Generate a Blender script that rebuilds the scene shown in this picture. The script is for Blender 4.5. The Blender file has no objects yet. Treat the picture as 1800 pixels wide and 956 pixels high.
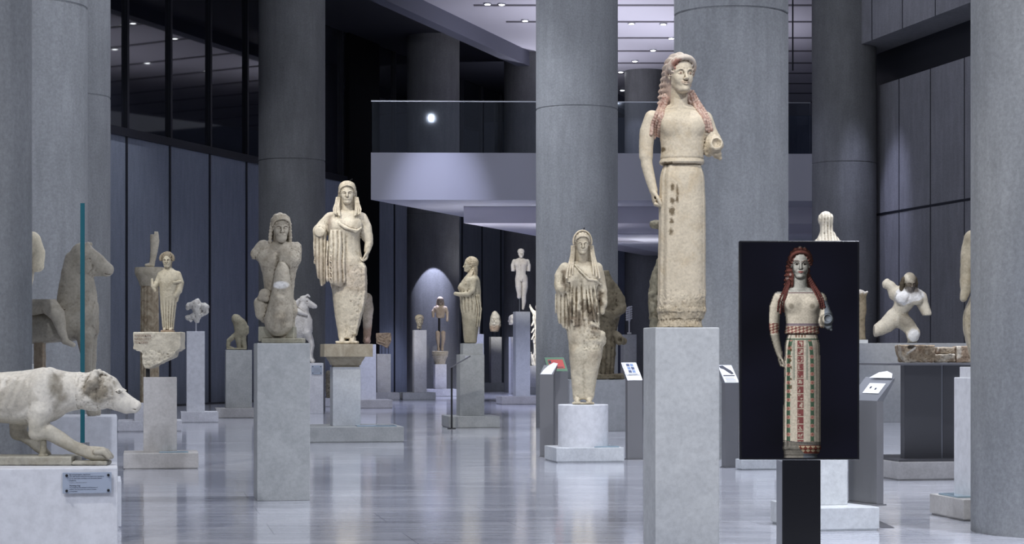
import bpy, bmesh, math, random
import numpy as np
from mathutils import Vector, Matrix
random.seed(4); rng = np.random.default_rng(7)
PI = math.pi
COL = bpy.context.scene.collection

# ------------------------------------------------------------------ camera geometry (72 mm lens, eye 1.13 m above the floor)
F, CX, HY, CH = 3600.0, 900.0, 620.0, 1.13
def wx(u, Y): return (u-CX)*Y/F
def wz(v, Y): return CH-(v-HY)*Y/F
def fy(v): return F*CH/(v-HY)
ROT = math.radians(10.2)

# ------------------------------------------------------------------ objects
def tag(o, label=None, cat=None, group=None, kind=None):
    if label: o['label'] = label
    if cat: o['category'] = cat
    if group: o['group'] = group
    if kind: o['kind'] = kind
    return o
def empty(name, loc=(0, 0, 0), rz=0, label=None, cat=None, group=None):
    o = bpy.data.objects.new(name, None); COL.objects.link(o)
    o.empty_display_size = .1
    o.location = loc; o.rotation_euler = (0, 0, rz)
    return tag(o, label, cat, group)
def link(name, me, mat, parent=None, loc=(0, 0, 0), rz=0):
    o = bpy.data.objects.new(name, me); COL.objects.link(o)
    if mat is not None: me.materials.append(mat)
    o.parent = parent; o.location = loc; o.rotation_euler = (0, 0, rz)
    return o
class MB:
    def __init__(s): s.bm = bmesh.new()
    def box(s, x0, x1, y0, y1, z0, z1, bev=0.0, M=None):
        b = bmesh.new(); bmesh.ops.create_cube(b, size=1.0)
        for v in b.verts:
            v.co = Vector((x0 if v.co.x < 0 else x1, y0 if v.co.y < 0 else y1, z0 if v.co.z < 0 else z1))
        if bev: bmesh.ops.bevel(b, geom=list(b.edges), offset=bev, segments=2, affect='EDGES', profile=.6)
        return s._merge(b, M)
    def _merge(s, b, M=None):
        if M is not None: b.transform(M)
        me = bpy.data.meshes.new('t'); b.to_mesh(me); b.free(); s.bm.from_mesh(me); bpy.data.meshes.remove(me)
        return s
    def prism(s, pts, z0, z1, M=None):               # polygon in xy pulled up along z
        b = bmesh.new()
        lo = [b.verts.new((x, y, z0)) for x, y in pts]; hi = [b.verts.new((x, y, z1)) for x, y in pts]
        n = len(pts)
        b.faces.new(lo[::-1]); b.faces.new(hi)
        for i in range(n): b.faces.new((lo[i], lo[(i+1) % n], hi[(i+1) % n], hi[i]))
        bmesh.ops.recalc_face_normals(b, faces=b.faces)
        return s._merge(b, M)
    def lathe(s, prof, n=64, c=(0, 0), flute=None, M=None):
        b = bmesh.new(); rings = []
        for r, z in prof:
            ring = []
            for i in range(n):
                a = 2*PI*i/n; rr = r*(1-(flute(a, z) if flute else 0))
                ring.append(b.verts.new((c[0]+rr*math.cos(a), c[1]+rr*math.sin(a), z)))
            rings.append(ring)
        for k in range(len(rings)-1):
            for i in range(n):
                b.faces.new((rings[k][i], rings[k][(i+1) % n], rings[k+1][(i+1) % n], rings[k+1][i]))
        b.faces.new(rings[0][::-1]); b.faces.new(rings[-1])
        bmesh.ops.recalc_face_normals(b, faces=b.faces)
        return s._merge(b, M)
    def tube(s, pts, r, n=10):
        b = bmesh.new(); rings = []
        P = [Vector(p) for p in pts]
        for i, p in enumerate(P):
            t = (P[min(i+1, len(P)-1)]-P[max(i-1, 0)]).normalized()
            a = t.cross(Vector((0, 0, 1)) if abs(t.z) < .9 else Vector((1, 0, 0))).normalized(); c = t.cross(a)
            rr = r[i] if isinstance(r, (list, tuple)) else r
            rings.append([b.verts.new(p+rr*(a*math.cos(2*PI*j/n)+c*math.sin(2*PI*j/n))) for j in range(n)])
        for k in range(len(rings)-1):
            for j in range(n): b.faces.new((rings[k][j], rings[k][(j+1) % n], rings[k+1][(j+1) % n], rings[k+1][j]))
        b.faces.new(rings[0]); b.faces.new(rings[-1][::-1])
        bmesh.ops.recalc_face_normals(b, faces=b.faces)
        return s._merge(b)
    def poly(s, pts):                                 # flat polygon in space
        vs = [s.bm.verts.new(p) for p in pts]; s.bm.faces.new(vs); return s
    def build(s, name, mat, parent=None, loc=(0, 0, 0), rz=0, smooth=False):
        me = bpy.data.meshes.new(name); s.bm.to_mesh(me); s.bm.free()
        if smooth: me.polygons.foreach_set('use_smooth', [True]*len(me.polygons)); me.set_sharp_from_angle(angle=math.radians(40))
        return link(name, me, mat, parent, loc, rz)
def build_text(name, body, size, mat, parent, loc, rot, align='LEFT'):
    cu = bpy.data.curves.new(name, 'FONT'); cu.body = body; cu.size = size; cu.align_x = align; cu.extrude = .0004
    o = bpy.data.objects.new('tmp', cu); COL.objects.link(o)
    bpy.context.view_layer.update()
    me = bpy.data.meshes.new_from_object(o.evaluated_get(bpy.context.evaluated_depsgraph_get()))
    bpy.data.objects.remove(o); bpy.data.curves.remove(cu)
    me.materials.clear()
    t = link(name, me, mat, parent, loc); t.rotation_euler = rot
    return t

# ------------------------------------------------------------------ noise
_perm = rng.random(8192).astype(np.float32)
def vnoise(x, y, z):
    xi, yi, zi = np.floor(x).astype(np.int64), np.floor(y).astype(np.int64), np.floor(z).astype(np.int64)
    fx, fy_, fz = x-xi, y-yi, z-zi
    fx, fy_, fz = fx*fx*(3-2*fx), fy_*fy_*(3-2*fy_), fz*fz*(3-2*fz)
    def hsh(a, b, c): return _perm[(a*73856093 ^ b*19349663 ^ c*83492791) & 8191]
    r = 0
    for dx in (0, 1):
        for dy in (0, 1):
            for dz in (0, 1):
                r = r + hsh(xi+dx, yi+dy, zi+dz)*(fx if dx else 1-fx)*(fy_ if dy else 1-fy_)*(fz if dz else 1-fz)
    return r*2-1
def fbm(x, y, z, f, oct=3):
    r, a = 0, 1.0
    for _ in range(oct): r = r+a*vnoise(x*f, y*f, z*f); f *= 2.1; a *= .5
    return r/1.75

# ------------------------------------------------------------------ carving: solids blended in a distance field, then skinned as one surface
def smin(a, b, k):
    if k <= 0: return np.minimum(a, b)
    h = np.maximum(k-np.abs(a-b), 0)/k
    return np.minimum(a, b)-h*h*k*.25
def ell(c, r):
    c, r = np.array(c, float), np.array(r, float)
    def f(x, y, z):
        px, py, pz = (x-c[0]), (y-c[1]), (z-c[2])
        k0 = np.sqrt((px/r[0])**2+(py/r[1])**2+(pz/r[2])**2)
        k1 = np.sqrt((px/r[0]**2)**2+(py/r[1]**2)**2+(pz/r[2]**2)**2)+1e-9
        return k0*(k0-1)/k1
    return f, c-r, c+r
def limb(pts, rad):
    P = [np.array(p, float) for p in pts]
    if not isinstance(rad, (list, tuple)): rad = [rad]*len(P)
    def f(x, y, z):
        d = None
        for a, b, ra, rb in zip(P[:-1], P[1:], rad[:-1], rad[1:]):
            ba = b-a; L = float(ba@ba)+1e-12
            px, py, pz = x-a[0], y-a[1], z-a[2]
            h = np.clip((px*ba[0]+py*ba[1]+pz*ba[2])/L, 0, 1)
            e = np.sqrt((px-h*ba[0])**2+(py-h*ba[1])**2+(pz-h*ba[2])**2)-(ra+(rb-ra)*h)
            d = e if d is None else np.minimum(d, e)
        return d
    A = np.array(P); R = np.array(rad)[:, None]
    return f, (A-R).min(0), (A+R).max(0)
def _herm(zs, vs):
    zs, vs = np.array(zs, float), np.array(vs, float)
    m = np.gradient(vs, zs) if len(zs) > 2 else np.full(len(zs), (vs[1]-vs[0])/(zs[1]-zs[0]))
    def g(z):
        zc = np.clip(z, zs[0], zs[-1]); i = np.clip(np.searchsorted(zs, zc, side='right')-1, 0, len(zs)-2)
        h = zs[i+1]-zs[i]; t = (zc-zs[i])/h
        return ((2*t**3-3*t**2+1)*vs[i]+(t**3-2*t**2+t)*h*m[i]+(-2*t**3+3*t**2)*vs[i+1]+(t**3-t**2)*h*m[i+1]).astype(np.float32)
    return g
def loft(rows, p=2.0, fold=None, rnd=0.0):
    """rows of (z, cx, cy, rx, ry), bottom to top; fold(angle, z, x, y) pushes the skin outwards"""
    rows = sorted(rows); R = np.array(rows, float)
    g = [_herm(R[:, 0], R[:, i]) for i in (1, 2, 3, 4)]
    z0, z1 = R[0, 0], R[-1, 0]
    def f(x, y, z):
        cx, cy, rx, ry = [q(z) for q in g]
        X, Y = (x-cx), (y-cy)
        q = ((np.abs(X)/rx)**p+(np.abs(Y)/ry)**p)**(1.0/p)
        d = (q-1)*np.minimum(rx, ry)
        if fold is not None: d = d-fold(np.arctan2(X/rx, -Y/ry), z, x, y)
        e = np.abs(z-(z0+z1)/2)-(z1-z0)/2
        if rnd: return -smin(-d, -e, rnd)
        return np.maximum(d, e)
    m = .03 if fold is not None else .003
    return (f, np.array([(R[:, 1]-R[:, 3]).min()-m, (R[:, 2]-R[:, 4]).min()-m, z0]),
            np.array([(R[:, 1]+R[:, 3]).max()+m, (R[:, 2]+R[:, 4]).max()+m, z1]))
def slab(c, half, r=0.0, rough=0, rf=20):
    c, hf = np.array(c, float), np.array(half, float)
    def f(x, y, z):
        qx, qy, qz = np.abs(x-c[0])-hf[0]+r, np.abs(y-c[1])-hf[1]+r, np.abs(z-c[2])-hf[2]+r
        d = np.sqrt(np.maximum(qx, 0)**2+np.maximum(qy, 0)**2+np.maximum(qz, 0)**2)+np.minimum(np.maximum(qx, np.maximum(qy, qz)), 0)-r
        if rough: d = d+rough*fbm(x+0*y+0*z, y+0*x+0*z, z+0*x+0*y, rf, 2)
        return d
    return f, c-hf-rough, c+hf+rough
def extr(poly, y0, y1, r=0.0):
    """polygon in the x-z plane pulled from y0 to y1"""
    P = np.array(poly, float)
    def f(x, y, z):
        d2 = None; inside = None
        n = len(P)
        for i in range(n):
            a, b = P[i], P[(i+1) % n]; e = b-a
            wx_, wz_ = x-a[0], z-a[1]
            t = np.clip((wx_*e[0]+wz_*e[1])/(e@e), 0, 1)
            q = (wx_-e[0]*t)**2+(wz_-e[1]*t)**2
            d2 = q if d2 is None else np.minimum(d2, q)
            c1 = (a[1] <= z) != (b[1] <= z)
            xi = a[0]+(z-a[1])*(e[0]/(e[1] if abs(e[1]) > 1e-9 else 1e-9))
            cr = c1 & (x < xi)
            inside = cr if inside is None else inside ^ cr
        d = np.sqrt(d2)*np.where(inside, -1, 1)
        e = np.abs(y-(y0+y1)/2)-(y1-y0)/2
        return -smin(-d-0*y, -e-0*d, r) if r else np.maximum(d, e)
    return f, np.array([P[:, 0].min(), y0, P[:, 1].min()]), np.array([P[:, 0].max(), y1, P[:, 1].max()])
def frame(t=(0, 0, 0), rx=0, ry=0, rz=0, s=1.0):
    """local -> world: scale, then turn about x, y, z (degrees), then move"""
    M = (Matrix.Rotation(math.radians(rz), 3, 'Z') @ Matrix.Rotation(math.radians(ry), 3, 'Y') @ Matrix.Rotation(math.radians(rx), 3, 'X'))
    return np.array(M), np.array(t, float), s
def fmul(A, B):
    return A[0] @ B[0], A[0] @ (B[1]*A[2])+A[1], A[2]*B[2]
class Sculpt:
    def __init__(s, lo, hi, h):
        s.lo = np.array(lo, np.float32)-2*h; s.h = h
        n = np.ceil((np.array(hi)-np.array(lo))/h).astype(int)+5
        s.n = n; s.d = np.full(n, 1e3, np.float32); s.paints = []; s.fr = None
    def _call(s, prim, pad, fr):
        f, lo, hi = prim; fr = fr or s.fr
        lo, hi = np.array(lo)-pad/(fr[2] if fr else 1), np.array(hi)+pad/(fr[2] if fr else 1)
        if fr is not None:
            c = np.array([[(lo, hi)[i][0], (lo, hi)[j][1], (lo, hi)[k][2]] for i in (0, 1) for j in (0, 1) for k in (0, 1)])
            c = (c*fr[2]) @ fr[0].T+fr[1]; lo, hi = c.min(0), c.max(0)
        a = np.clip(np.floor((lo-s.lo)/s.h).astype(int)-2, 0, s.n); b = np.clip(np.ceil((hi-s.lo)/s.h).astype(int)+3, 0, s.n)
        if np.any(b <= a): return None, None
        sl = tuple(slice(a[i], b[i]) for i in range(3))
        ax = [(s.lo[i]+s.h*np.arange(a[i], b[i], dtype=np.float32)) for i in range(3)]
        X, Y, Z = ax[0][:, None, None], ax[1][None, :, None], ax[2][None, None, :]
        if fr is not None:
            R, t, sc = fr
            x, y, z = (X-t[0])/sc, (Y-t[1])/sc, (Z-t[2])/sc
            X, Y, Z = (R[0, 0]*x+R[1, 0]*y+R[2, 0]*z).astype(np.float32), (R[0, 1]*x+R[1, 1]*y+R[2, 1]*z).astype(np.float32), (R[0, 2]*x+R[1, 2]*y+R[2, 2]*z).astype(np.float32)
            return sl, (f(X, Y, Z)*sc).astype(np.float32)
        return sl, np.asarray(f(X, Y, Z), np.float32)
    def add(s, prim, k=0.0, fr=None):
        sl, e = s._call(prim, max(k, s.h), fr)
        if sl: s.d[sl] = smin(s.d[sl], e, k)
        return s
    def cut(s, prim, k=0.0, fr=None):
        sl, e = s._call(prim, max(k, s.h), fr)
        if sl: s.d[sl] = -smin(-s.d[sl], e, k)
        return s
    def push(s, fn, lo, hi, fr=None):               # move the skin outwards by fn(x, y, z)
        sl, e = s._call((fn, lo, hi), 0, fr)
        if sl: s.d[sl] -= e
        return s
    def rough(s, amp, f, lo=None, hi=None):
        lo = s.lo if lo is None else lo; hi = s.lo+s.h*s.n if hi is None else hi
        sl, _ = s._call((lambda x, y, z: x+0*y+0*z, lo, hi), 0, (np.eye(3), np.zeros(3), 1.0))
        idx = np.argwhere(np.abs(s.d[sl]) < 3*s.h+2*amp); off = np.array([q.start for q in sl])
        idx = idx+off; p = s.lo+s.h*idx
        s.d[tuple(idx.T)] += amp*fbm(p[:, 0], p[:, 1], p[:, 2], f, 3)
        return s
    def paint(s, prim, col, soft=.004, fr=None): s.paints.append((prim[0], col, soft, fr or s.fr)); return s
    def verts_faces(s):
        d = s.d; h = s.h; ins = d < 0
        nx, ny, nz = d.shape
        c = np.zeros((nx-1, ny-1, nz-1), np.int8)
        offs = [(i, j, k) for i in (0, 1) for j in (0, 1) for k in (0, 1)]
        for i, j, k in offs: c += ins[i:nx-1+i, j:ny-1+j, k:nz-1+k]
        mask = (c > 0) & (c < 8)
        cells = np.argwhere(mask); idx = np.full(mask.shape, -1, np.int32); idx[mask] = np.arange(len(cells))
        acc = np.zeros((len(cells), 3), np.float32); cnt = np.zeros(len(cells), np.float32)
        cv = {o: d[cells[:, 0]+o[0], cells[:, 1]+o[1], cells[:, 2]+o[2]] for o in offs}
        for a in offs:
            for ax in range(3):
                if a[ax] == 0:
                    b = list(a); b[ax] = 1; b = tuple(b)
                    d0, d1 = cv[a], cv[b]; m = (d0 < 0) != (d1 < 0)
                    t = d0[m]/(d0[m]-d1[m])
                    for q in range(3): acc[m, q] += a[q]+(t if q == ax else 0)
                    cnt[m] += 1
        V = s.lo+h*(cells+acc/cnt[:, None])
        Fs = []
        for ax in range(3):
            sh = [nx, ny, nz]; A = np.moveaxis(ins, ax, 0)
            ch = A[:-1] != A[1:]
            I = np.moveaxis(idx, ax, 0)
            e = np.argwhere(ch[:, 1:-1, 1:-1]); e[:, 1:] += 1
            i, j, k = e.T
            q = np.stack([I[i, j-1, k-1], I[i, j, k-1], I[i, j, k], I[i, j-1, k]], 1)
            flip = ~A[i, j, k]
            if ax == 1: flip = ~flip
            q[flip] = q[flip][:, ::-1]
            Fs.append(q)
        Fq = np.concatenate(Fs); Fq = Fq[(Fq >= 0).all(1)]
        return V, Fq
    def front(s, x, z, off=0.0):                     # depth of the skin facing the viewer at (x, z)
        i, k = int(round((x-s.lo[0])/s.h)), int(round((z-s.lo[2])/s.h))
        q = np.argmax(s.d[i, :, k] < 0)
        return float(s.lo[1]+s.h*q-off) if s.d[i, q, k] < 0 else None
    def build(s, name, mat, parent=None, base=(1, 1, 1), loc=(0, 0, 0), rz=0, smooth=1, sc=1.0):
        V, Q = s.verts_faces()
        for _ in range(smooth):                      # light relaxation of the skin
            acc = np.zeros_like(V); n = np.zeros(len(V), np.float32)
            for a, b in ((0, 1), (1, 2), (2, 3), (3, 0)):
                np.add.at(acc, Q[:, a], V[Q[:, b]]); np.add.at(acc, Q[:, b], V[Q[:, a]])
                np.add.at(n, Q[:, a], 1); np.add.at(n, Q[:, b], 1)
            V = V+.5*(acc/np.maximum(n, 1)[:, None]-V)
        C = np.ones((len(V), 4), np.float32); C[:, :3] = base
        for f, col, soft, fr in s.paints:
            P = V
            if fr is not None: P = ((V-fr[1])/fr[2]) @ fr[0]
            e = f(P[:, 0], P[:, 1], P[:, 2])*(fr[2] if fr is not None else 1)
            w = np.clip(.5-e/(2*soft), 0, 1)[:, None]
            if len(col) > 3: w = w*col[3]
            C[:, :3] = C[:, :3]*(1-w)+np.array(col[:3])*w
        V = V*sc
        me = bpy.data.meshes.new(name)
        me.vertices.add(len(V)); me.vertices.foreach_set('co', V.astype(np.float32).ravel())
        me.loops.add(len(Q)*4); me.loops.foreach_set('vertex_index', Q.astype(np.int32).ravel())
        me.polygons.add(len(Q)); me.polygons.foreach_set('loop_start', np.arange(0, len(Q)*4, 4, dtype=np.int32))
        me.polygons.foreach_set('use_smooth', np.ones(len(Q), bool))
        me.update(calc_edges=True); me.validate()
        at = me.color_attributes.new('Col', 'FLOAT_COLOR', 'POINT'); at.data.foreach_set('color', C.ravel())
        s.d = None
        return link(name, me, mat, parent, loc, rz)

# ------------------------------------------------------------------ the human head, in units of head height: chin z=0, crown z=1, face towards -y
def head(S, fr, ears=True, smile=.02, k=1.0, hairless=True, wide=1.0, eyes=True, neck=True, beard=0):
    w = wide
    A = lambda p, kk=0.0: S.add(p, kk*fr[2], fr)
    Cc = lambda p, kk=0.0: S.cut(p, kk*fr[2], fr)
    A(ell((0, .07, .63), (.335*w, .42, .365)))
    A(ell((0, -.09, .44), (.268*w, .29, .40)), .08)
    A(ell((0, -.20, .14), (.14*w, .17, .14)), .10)
    for sx in (-1, 1):
        A(ell((sx*.135*w, -.24, .345), (.09, .085, .11)), .10)                       # cheek
        A(limb([(sx*.18*w, -.02, .25), (sx*.085*w, -.25, .085)], .06), .08)         # jaw
        Cc(ell((sx*.125*w, -.385, .475), (.082*w, .045, .042)), .05)
        if eyes:
            A(ell((sx*.125*w, -.305, .472), (.073*w, .058, .036)), .006)
            arc = [(sx*(.055+.035*i)*w, -.352+.010*(i-1)**2, .472+.036*math.sin(PI*(i+.2)/4.4)) for i in range(5)]
            A(limb(arc, .0095), .008)
            arc = [(sx*(.055+.035*i)*w, -.347+.010*(i-1)**2, .470-.030*math.sin(PI*(i+.2)/4.4)) for i in range(5)]
            A(limb(arc, .0085), .008)
        A(limb([(sx*.03*w, -.375, .52), (sx*.10*w, -.375, .575), (sx*.17*w, -.34, .57), (sx*.235*w, -.26, .52)], .018), .035)   # brow
        if ears:
            A(ell((sx*.30*w, .02, .45), (.035, .07, .11)), .02)
            Cc(ell((sx*.34*w, 0, .46), (.02, .035, .06)), .01)
    A(limb([(0, -.365, .545), (0, -.39, .46), (0, -.455, .345)], [.03, .034, .040]), .035)   # nose
    A(ell((0, -.405, .33), (.068, .06, .036)), .02)
    A(ell((0, -.315, .235), (.12*w, .06, .065)), .06)
    if not beard:
        A(limb([(-.095*w, -.36, .240+smile), (-.03, -.395, .246), (0, -.398, .24), (.03, -.395, .246), (.095*w, -.36, .240+smile)], .019), .012)
        A(limb([(-.075*w, -.365, .212+smile), (0, -.393, .198), (.075*w, -.365, .212+smile)], .023), .012)
        Cc(limb([(-.10*w, -.380, .228+smile*1.1), (0, -.421, .221), (.10*w, -.380, .228+smile*1.1)], .013), .012)
        A(ell((0, -.335, .085), (.075, .065, .06)), .06)
    else:
        A(ell((0, -.22, .09), (.185*w, .17, .17)), .08)
        A(limb([(-.12*w, -.355, .225), (0, -.395, .26), (.12*w, -.355, .225)], .022), .02); A(limb([(-.07*w, -.365, .195), (0, -.39, .19), (.07*w, -.365, .195)], .022), .02)
    if neck: A(limb([(0, .07, .22), (0, .12, -.40)], [.20, .225]), .06)

# ------------------------------------------------------------------ a hand of one palm, four fingers and a thumb; wrist at the origin, fingers along -z, palm towards +x*side
def hand(S, fr, side=1, curl=60):
    A = lambda p, kk=0.0: S.add(p, kk*fr[2], fr)
    A(ell((0, 0, -.42), (.16, .30, .42)), .15)
    for i, (y, ln) in enumerate(((-.25, .62), (-.085, .70), (.08, .66), (.235, .52))):
        p = np.array((0, y, -.78)); pts = [p.copy()]; a = 12.0
        for j, q in enumerate((.42, .32, .26)):
            a += curl*(1.15 if j else .8)
            p = p+ln*q*1.15*np.array((side*math.sin(math.radians(a)), 0, -math.cos(math.radians(a)))); pts.append(p.copy())
        A(limb(pts, [.092, .085, .078, .066]), .03)
    A(limb([(side*.02, -.22, -.2), (side*.14, -.36, -.5), (side*.24, -.33, -.78), (side*.30, -.25, -.95)], [.11, .105, .09, .075]), .06)

# ------------------------------------------------------------------ helpers for figures measured in picture units (1 unit = 1/S metre)
def AX(u0, v0): return lambda u, v, y=0.0: (u-u0, y, v0-v)
def RX(u0, v0): return lambda v, uL, uR, cy, ry: (v0-v, (uL+uR)/2-u0, cy, (uR-uL)/2, ry)
def resample(pts, step):
    P = [np.array(p, float) for p in pts]; out = [P[0]]
    L = [0]
    for a, b in zip(P[:-1], P[1:]): L.append(L[-1]+np.linalg.norm(b-a))
    g = [_herm(L, [p[i] for p in P]) for i in range(3)]
    n = max(2, int(L[-1]/step)); t = np.linspace(0, L[-1], n+1)
    return np.stack([q(t) for q in g], 1), t
def strand(pts, r, bead=.22, period=6.0, step=1.6, taper=1.0):
    P, t = resample(pts, step)
    rr = r*(1+bead*np.cos(2*PI*t/period))*(1+(taper-1)*t/t[-1])
    return limb(list(P), [float(q) for q in rr])
def bead(S, pts, r, n, k=0, fr=None, sq=(1, 1, 1)):
    P, t = resample(pts, 1e-6 if False else max(1e-3, np.linalg.norm(np.array(pts[0])-np.array(pts[-1]))/400))
    idx = np.linspace(0, len(P)-1, n).astype(int)
    for i in idx: S.add(ell(P[i], (r*sq[0], r*sq[1], r*sq[2])), k, fr)
def hair_cap(S, fr, w=1.0, strands=26, amp=.014, thick=.035, open_=(.30, .46), back=True):
    """hair over the skull, face left open, combed front to back"""
    A = lambda p, kk=0.0: S.add(p, kk*fr[2], fr)
    A(ell((0, .10, .635), ((.335+thick)*w, .42+thick, .365+thick)))
    if back: A(limb([(0, .22, .6), (0, .26, .1), (0, .25, -.25)], [.26*w, .25*w, .23*w]), .1)
    S.push(lambda x, y, z: amp*np.cos(np.arctan2(x, np.abs(z-.42)+.08+0*x)*strands+4*y), (-.5*w, -.5, .45), (.5*w, .7, 1.1), fr)
    S.cut(ell((0, -.5, .36), (open_[0]*w, .5, open_[1])), .02*fr[2], fr)
HAIRLINE = [(.335, .0, .42), (.33, -.12, .58), (.265, -.26, .735), (.14, -.345, .815), (0, -.372, .838), (-.14, -.345, .815), (-.265, -.26, .735), (-.33, -.12, .58), (-.335, .0, .42)]

def fig(P, u0, v0, label, name='statue', cat='statue', Y=None, z=None, group=None):
    Y = Y or P.y
    return empty(name, (wx(u0, Y), Y, P.ztop if z is None else z), 0, label, cat, group), F/Y
def zigzag(amp, period, phase=0):
    return lambda t: amp*(2*np.abs(2*((t/period+phase) % 1)-1)-1)

def settle(root, also=()):
    """set a figure down so that its lowest point rests on what carries it"""
    zs = []
    for o in root.children:
        if o.type == 'MESH' and len(o.data.vertices):
            c = np.empty(len(o.data.vertices)*3, np.float32); o.data.vertices.foreach_get('co', c); zs.append(float(c[2::3].min())+o.location.z)
    root.location.z += .0006-min(zs)
# ------------------------------------------------------------------ materials
def srgb(r, g, b):
    f = lambda c: (c/255/12.92) if c/255 <= .04045 else ((c/255+.055)/1.055)**2.4
    return (f(r), f(g), f(b))
class NT:
    def __init__(s, name):
        s.m = bpy.data.materials.new(name); s.m.use_nodes = True; s.t = s.m.node_tree
        s.b = s.t.nodes['Principled BSDF']; s.out = s.t.nodes['Material Output']
    def n(s, typ, **kw):
        q = s.t.nodes.new(typ)
        for k, v in kw.items(): setattr(q, k, v)
        return q
    def l(s, a, b): s.t.links.new(a, b)
    def coord(s, which='Object', scale=(1, 1, 1)):
        t = s.n('ShaderNodeTexCoord'); m = s.n('ShaderNodeMapping'); m.inputs['Scale'].default_value = scale
        s.l(t.outputs[which], m.inputs['Vector']); return m.outputs['Vector']
    def noise(s, vec, scale, detail=4, rough=.55, dist=0):
        q = s.n('ShaderNodeTexNoise'); q.inputs['Scale'].default_value = scale; q.inputs['Detail'].default_value = detail
        q.inputs['Roughness'].default_value = rough; q.inputs['Distortion'].default_value = dist
        s.l(vec, q.inputs['Vector']); return q.outputs['Fac']
    def ramp(s, fac, stops, interp='LINEAR'):
        q = s.n('ShaderNodeValToRGB'); cr = q.color_ramp; cr.interpolation = interp
        while len(cr.elements) > 1: cr.elements.remove(cr.elements[-1])
        for i, (p, c) in enumerate(stops):
            e = cr.elements[0] if i == 0 else cr.elements.new(p)
            e.position = p; e.color = (*(c if hasattr(c, '__len__') else (c, c, c)), 1)
        s.l(fac, q.inputs['Fac']); return q.outputs['Color']
    def mix(s, a, b, fac=1.0, mode='MULTIPLY'):
        q = s.n('ShaderNodeMix', data_type='RGBA', blend_type=mode)
        for sock, v in ((q.inputs[6], a), (q.inputs[7], b), (q.inputs[0], fac)):
            if hasattr(v, 'is_linked'): s.l(v, sock)
            elif hasattr(v, '__len__'): sock.default_value = (*v[:3], 1)
            else: sock.default_value = v
        return q.outputs[2]
    def bump(s, h, strength=.2, dist=.01):
        q = s.n('ShaderNodeBump'); q.inputs['Strength'].default_value = strength; q.inputs['Distance'].default_value = dist
        s.l(h, q.inputs['Height']); s.l(q.outputs['Normal'], s.b.inputs['Normal'])
    def set(s, color=None, rough=None, metal=None, spec=None):
        for nm, v in (('Base Color', color), ('Roughness', rough), ('Metallic', metal), ('Specular IOR Level', spec)):
            if v is None: continue
            if hasattr(v, 'is_linked'): s.l(v, s.b.inputs[nm])
            elif hasattr(v, '__len__'): s.b.inputs[nm].default_value = (*v[:3], 1)
            else: s.b.inputs[nm].default_value = v
        return s.m
def flat(name, col, rough=.6, metal=0, spec=.5):
    return NT(name).set(col, rough, metal, spec)

def sculpture_stone(name, dark=(.55, .50, .42), mott=(.80, 1.05), cav=1.0, fs=9, grime=.55, rough=.62):
    t = NT(name); v = t.coord()
    a = t.n('ShaderNodeAttribute', attribute_name='Col')
    n1 = t.noise(v, fs, 6, .62); n2 = t.noise(v, fs*7, 4, .6)
    c = t.mix(a.outputs['Color'], t.ramp(n1, [(.32, mott[0]), (.62, mott[1])]))
    c = t.mix(c, t.ramp(n2, [(.30, .86), (.6, 1.03)]))
    st = t.ramp(t.noise(v, fs*.55, 7, .68, .6), [(.50, 0.0), (.66, 1.0)])
    c = t.mix(c, t.mix(c, dark), t.mix(st, (grime,)*3), 'MIX')
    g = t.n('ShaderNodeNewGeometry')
    pt = t.ramp(g.outputs['Pointiness'], [(.5-.035*cav, (.30, .26, .21)), (.498, (1, 1, 1)), (.54, (1.16, 1.16, 1.16))])  # creases darkened and ridges lightened in the colour, as occlusion
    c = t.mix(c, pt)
    t.bump(t.mix(n2, n1, .5, 'MIX'), .22, .006)
    return t.set(c, rough, 0, .3)

def slab_marble(name, c0, c1, vein=.9, sc=1.0, rough=.42):
    t = NT(name); v = t.coord()
    n1 = t.noise(v, 5*sc, 7, .62, .8); n2 = t.noise(v, 42*sc, 4, .65)
    w = t.n('ShaderNodeTexWave', wave_type='BANDS', bands_direction='DIAGONAL'); t.l(v, w.inputs['Vector'])
    w.inputs['Scale'].default_value = 1.6*sc; w.inputs['Distortion'].default_value = 16; w.inputs['Detail'].default_value = 5; w.inputs['Detail Scale'].default_value = 2.2
    c = t.ramp(n1, [(.34, c0), (.64, c1)])
    c = t.mix(c, t.ramp(w.outputs['Fac'], [(.0, 1.0), (.46, 1.0), (.5, vein), (.54, 1.0)]))
    c = t.mix(c, t.ramp(n2, [(.3, .88), (.62, 1.04)]))
    t.bump(n2, .05, .002)
    return t.set(c, rough, 0, .35)

def concrete(name, c0, c1, rough=.7):
    t = NT(name); v = t.coord(); vs = t.coord(scale=(1, 1, .16))
    n1 = t.noise(v, 1.3, 6, .6); n2 = t.noise(vs, 9, 5, .65); n3 = t.noise(v, 38, 4, .7)
    vo = t.n('ShaderNodeTexVoronoi'); vo.inputs['Scale'].default_value = 16; t.l(v, vo.inputs['Vector'])
    pores = t.ramp(vo.outputs['Distance'], [(.0, .45), (.045, .6), (.075, 1.0)])
    c = t.ramp(n1, [(.25, c0), (.75, c1)])
    c = t.mix(c, t.ramp(n2, [(.32, .88), (.66, 1.07)]))
    c = t.mix(c, t.ramp(n3, [(.3, .80), (.68, 1.10)]))
    c = t.mix(c, pores, .55)
    t.bump(n3, .12, .004)
    return t.set(c, rough, 0, .25)

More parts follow.
